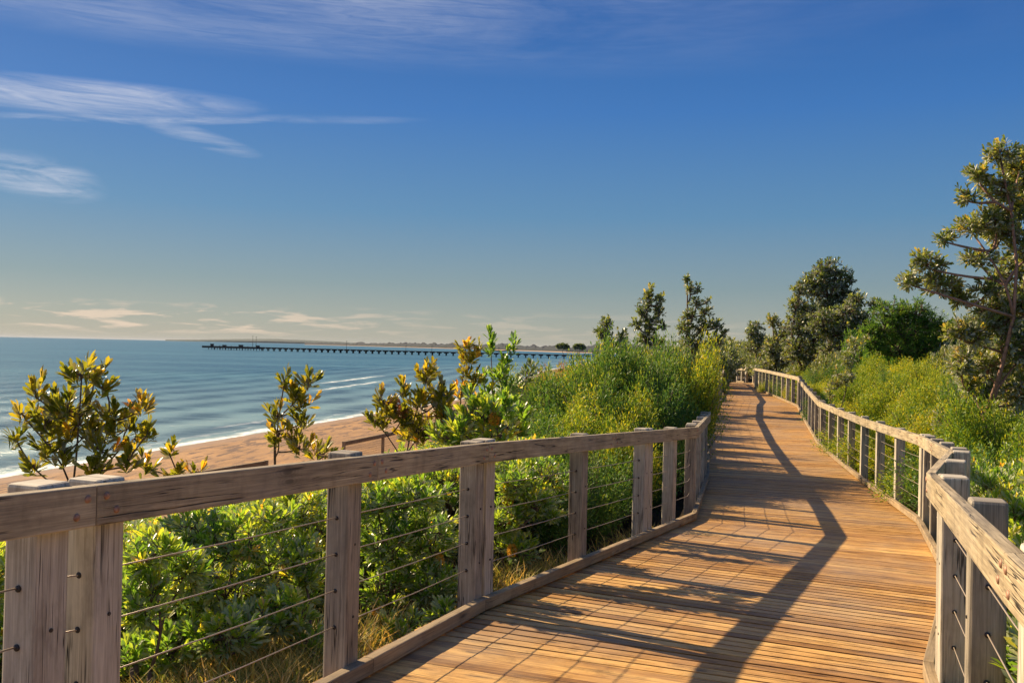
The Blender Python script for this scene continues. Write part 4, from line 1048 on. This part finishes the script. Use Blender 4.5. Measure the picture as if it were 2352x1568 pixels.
# photo-like colour by elevation (radians)
grad = q.ramp(q.math('DIVIDE', q.math('MAXIMUM', el, 0), .42), [(0, (1.35, 1.30, 1.08)), (.06, (1.1, 1.20, 1.08)), (.16, (.68, .98, 1.10)), (.34, (.30, .80, 1.42)), (.6, (.11, .55, 1.58)), (.8, (.055, .40, 1.35)), (1, (.05, .33, 1.22))])
skc = q.mix(.95, sky.outputs[0], grad)
cv = nt.nodes.new('ShaderNodeCombineXYZ'); q.l(az, cv.inputs[0]); q.l(el, cv.inputs[1])
def blob(a0, e0, ra, re, rot=0., soft=1.):
    """soft elliptical window on the sky, degrees"""
    da = q.math('SUBTRACT', az, math.radians(a0)); de = q.math('SUBTRACT', el, math.radians(e0))
    c_, s_ = math.cos(math.radians(rot)), math.sin(math.radians(rot))
    u_ = q.math('ADD', q.math('MULTIPLY', da, c_), q.math('MULTIPLY', de, s_)); v_ = q.math('SUBTRACT', q.math('MULTIPLY', de, c_), q.math('MULTIPLY', da, s_))
    u_ = q.math('DIVIDE', u_, math.radians(ra)); v_ = q.math('DIVIDE', v_, math.radians(re))
    r2 = q.math('ADD', q.math('MULTIPLY', u_, u_), q.math('MULTIPLY', v_, v_))
    return q.math('SUBTRACT', 1, r2, clamp=True)
wisp = q.noise(q.mapping(cv.outputs[0], (7, 46, 1), rot=(0, 0, math.radians(4))), 1.0, 8, .62, .9)
wisp2 = q.noise(q.mapping(cv.outputs[0], (2.6, 13, 1), (4, 2, 0), rot=(0, 0, math.radians(-3))), 1.0, 7, .6, .6)
low_ = q.noise(q.mapping(cv.outputs[0], (14, 120, 1), (1.5, .3, 0)), 1.0, 6, .6, .4)
fil = q.noise(q.mapping(cv.outputs[0], (12, 150, 1), (2, 5, 0), rot=(0, 0, math.radians(7))), 1.0, 6, .65, 1.2)
filr = q.ramp(fil, [(.30, .4), (.58, 1)])
cl = None
def addc(x):
    global cl
    x = q.math('MULTIPLY', x, filr)
    cl = x if cl is None else q.math('MAXIMUM', cl, x)
wr = q.ramp(wisp, [(.36, 0), (.66, 1)])
addc(q.math('MULTIPLY', q.math('MULTIPLY', blob(-26, 13.4, 11, 1.1, 2.5), q.ramp(wisp, [(.34, .1), (.62, 1)])), 1.0))
addc(q.math('MULTIPLY', q.math('MULTIPLY', blob(-23, 12.5, 9.5, .34, 5.5), wr), .9))
addc(q.math('MULTIPLY', q.math('MULTIPLY', blob(-19.3, 11.9, 4.0, .6, -12), wr), .75))
addc(q.math('MULTIPLY', q.math('MULTIPLY', blob(-27.8, 8.9, 4.0, 1.35, -8), q.ramp(wisp, [(.38, .05), (.62, 1)])), .85))
addc(q.math('MULTIPLY', q.math('MULTIPLY', blob(-12, 13.5, 7, .3, 3), wr), .3))
# thin veil along the top
veil = q.math('MULTIPLY', q.ramp(q.math('DIVIDE', el, .42), [(.68, 0), (.88, 1)]), q.ramp(wisp2, [(.36, .05), (.60, 1)]))
lr = q.ramp(q.math('DIVIDE', q.math('ADD', az, .6), 1.2), [(.05, 1), (.35, .7), (.55, .32), (.75, .12), (1, .06)])
addc(q.math('MULTIPLY', q.math('MULTIPLY', veil, lr), .95))
# low broken cloud over the horizon
lm = q.math('MULTIPLY', q.ramp(q.math('DIVIDE', el, .06), [(.08, 0), (.25, 1), (.55, .9), (.68, 0)]), q.ramp(low_, [(.50, 0), (.60, 1)]))
lm = q.math('MULTIPLY', lm, q.ramp(q.math('DIVIDE', q.math('ADD', az, .6), 1.2), [(.0, 1), (.27, 1), (.40, .35), (.8, .12)]))
skc = q.mix(q.math('MULTIPLY', cl, .85), skc, (2.4, 2.5, 2.85))
skc = q.mix(q.math('MULTIPLY', lm, .75), skc, (3.2, 2.5, 1.9))
q.l(skc, bg.inputs[0]); bg.inputs[1].default_value = .14; q.l(bg.outputs[0], out.inputs[0])

scene.view_settings.view_transform = 'Standard'; scene.view_settings.look = 'None'; scene.view_settings.exposure = 1.0; scene.view_settings.gamma = 1
scene.render.engine = 'CYCLES'
scene.cycles.max_bounces = 6; scene.cycles.diffuse_bounces = 3; scene.cycles.glossy_bounces = 2; scene.cycles.transmission_bounces = 3
scene.cycles.use_denoising = True
print('leaf faces', NFACE[0], 'objects', len(bpy.data.objects), 'loc', gz(-1.5, 5))
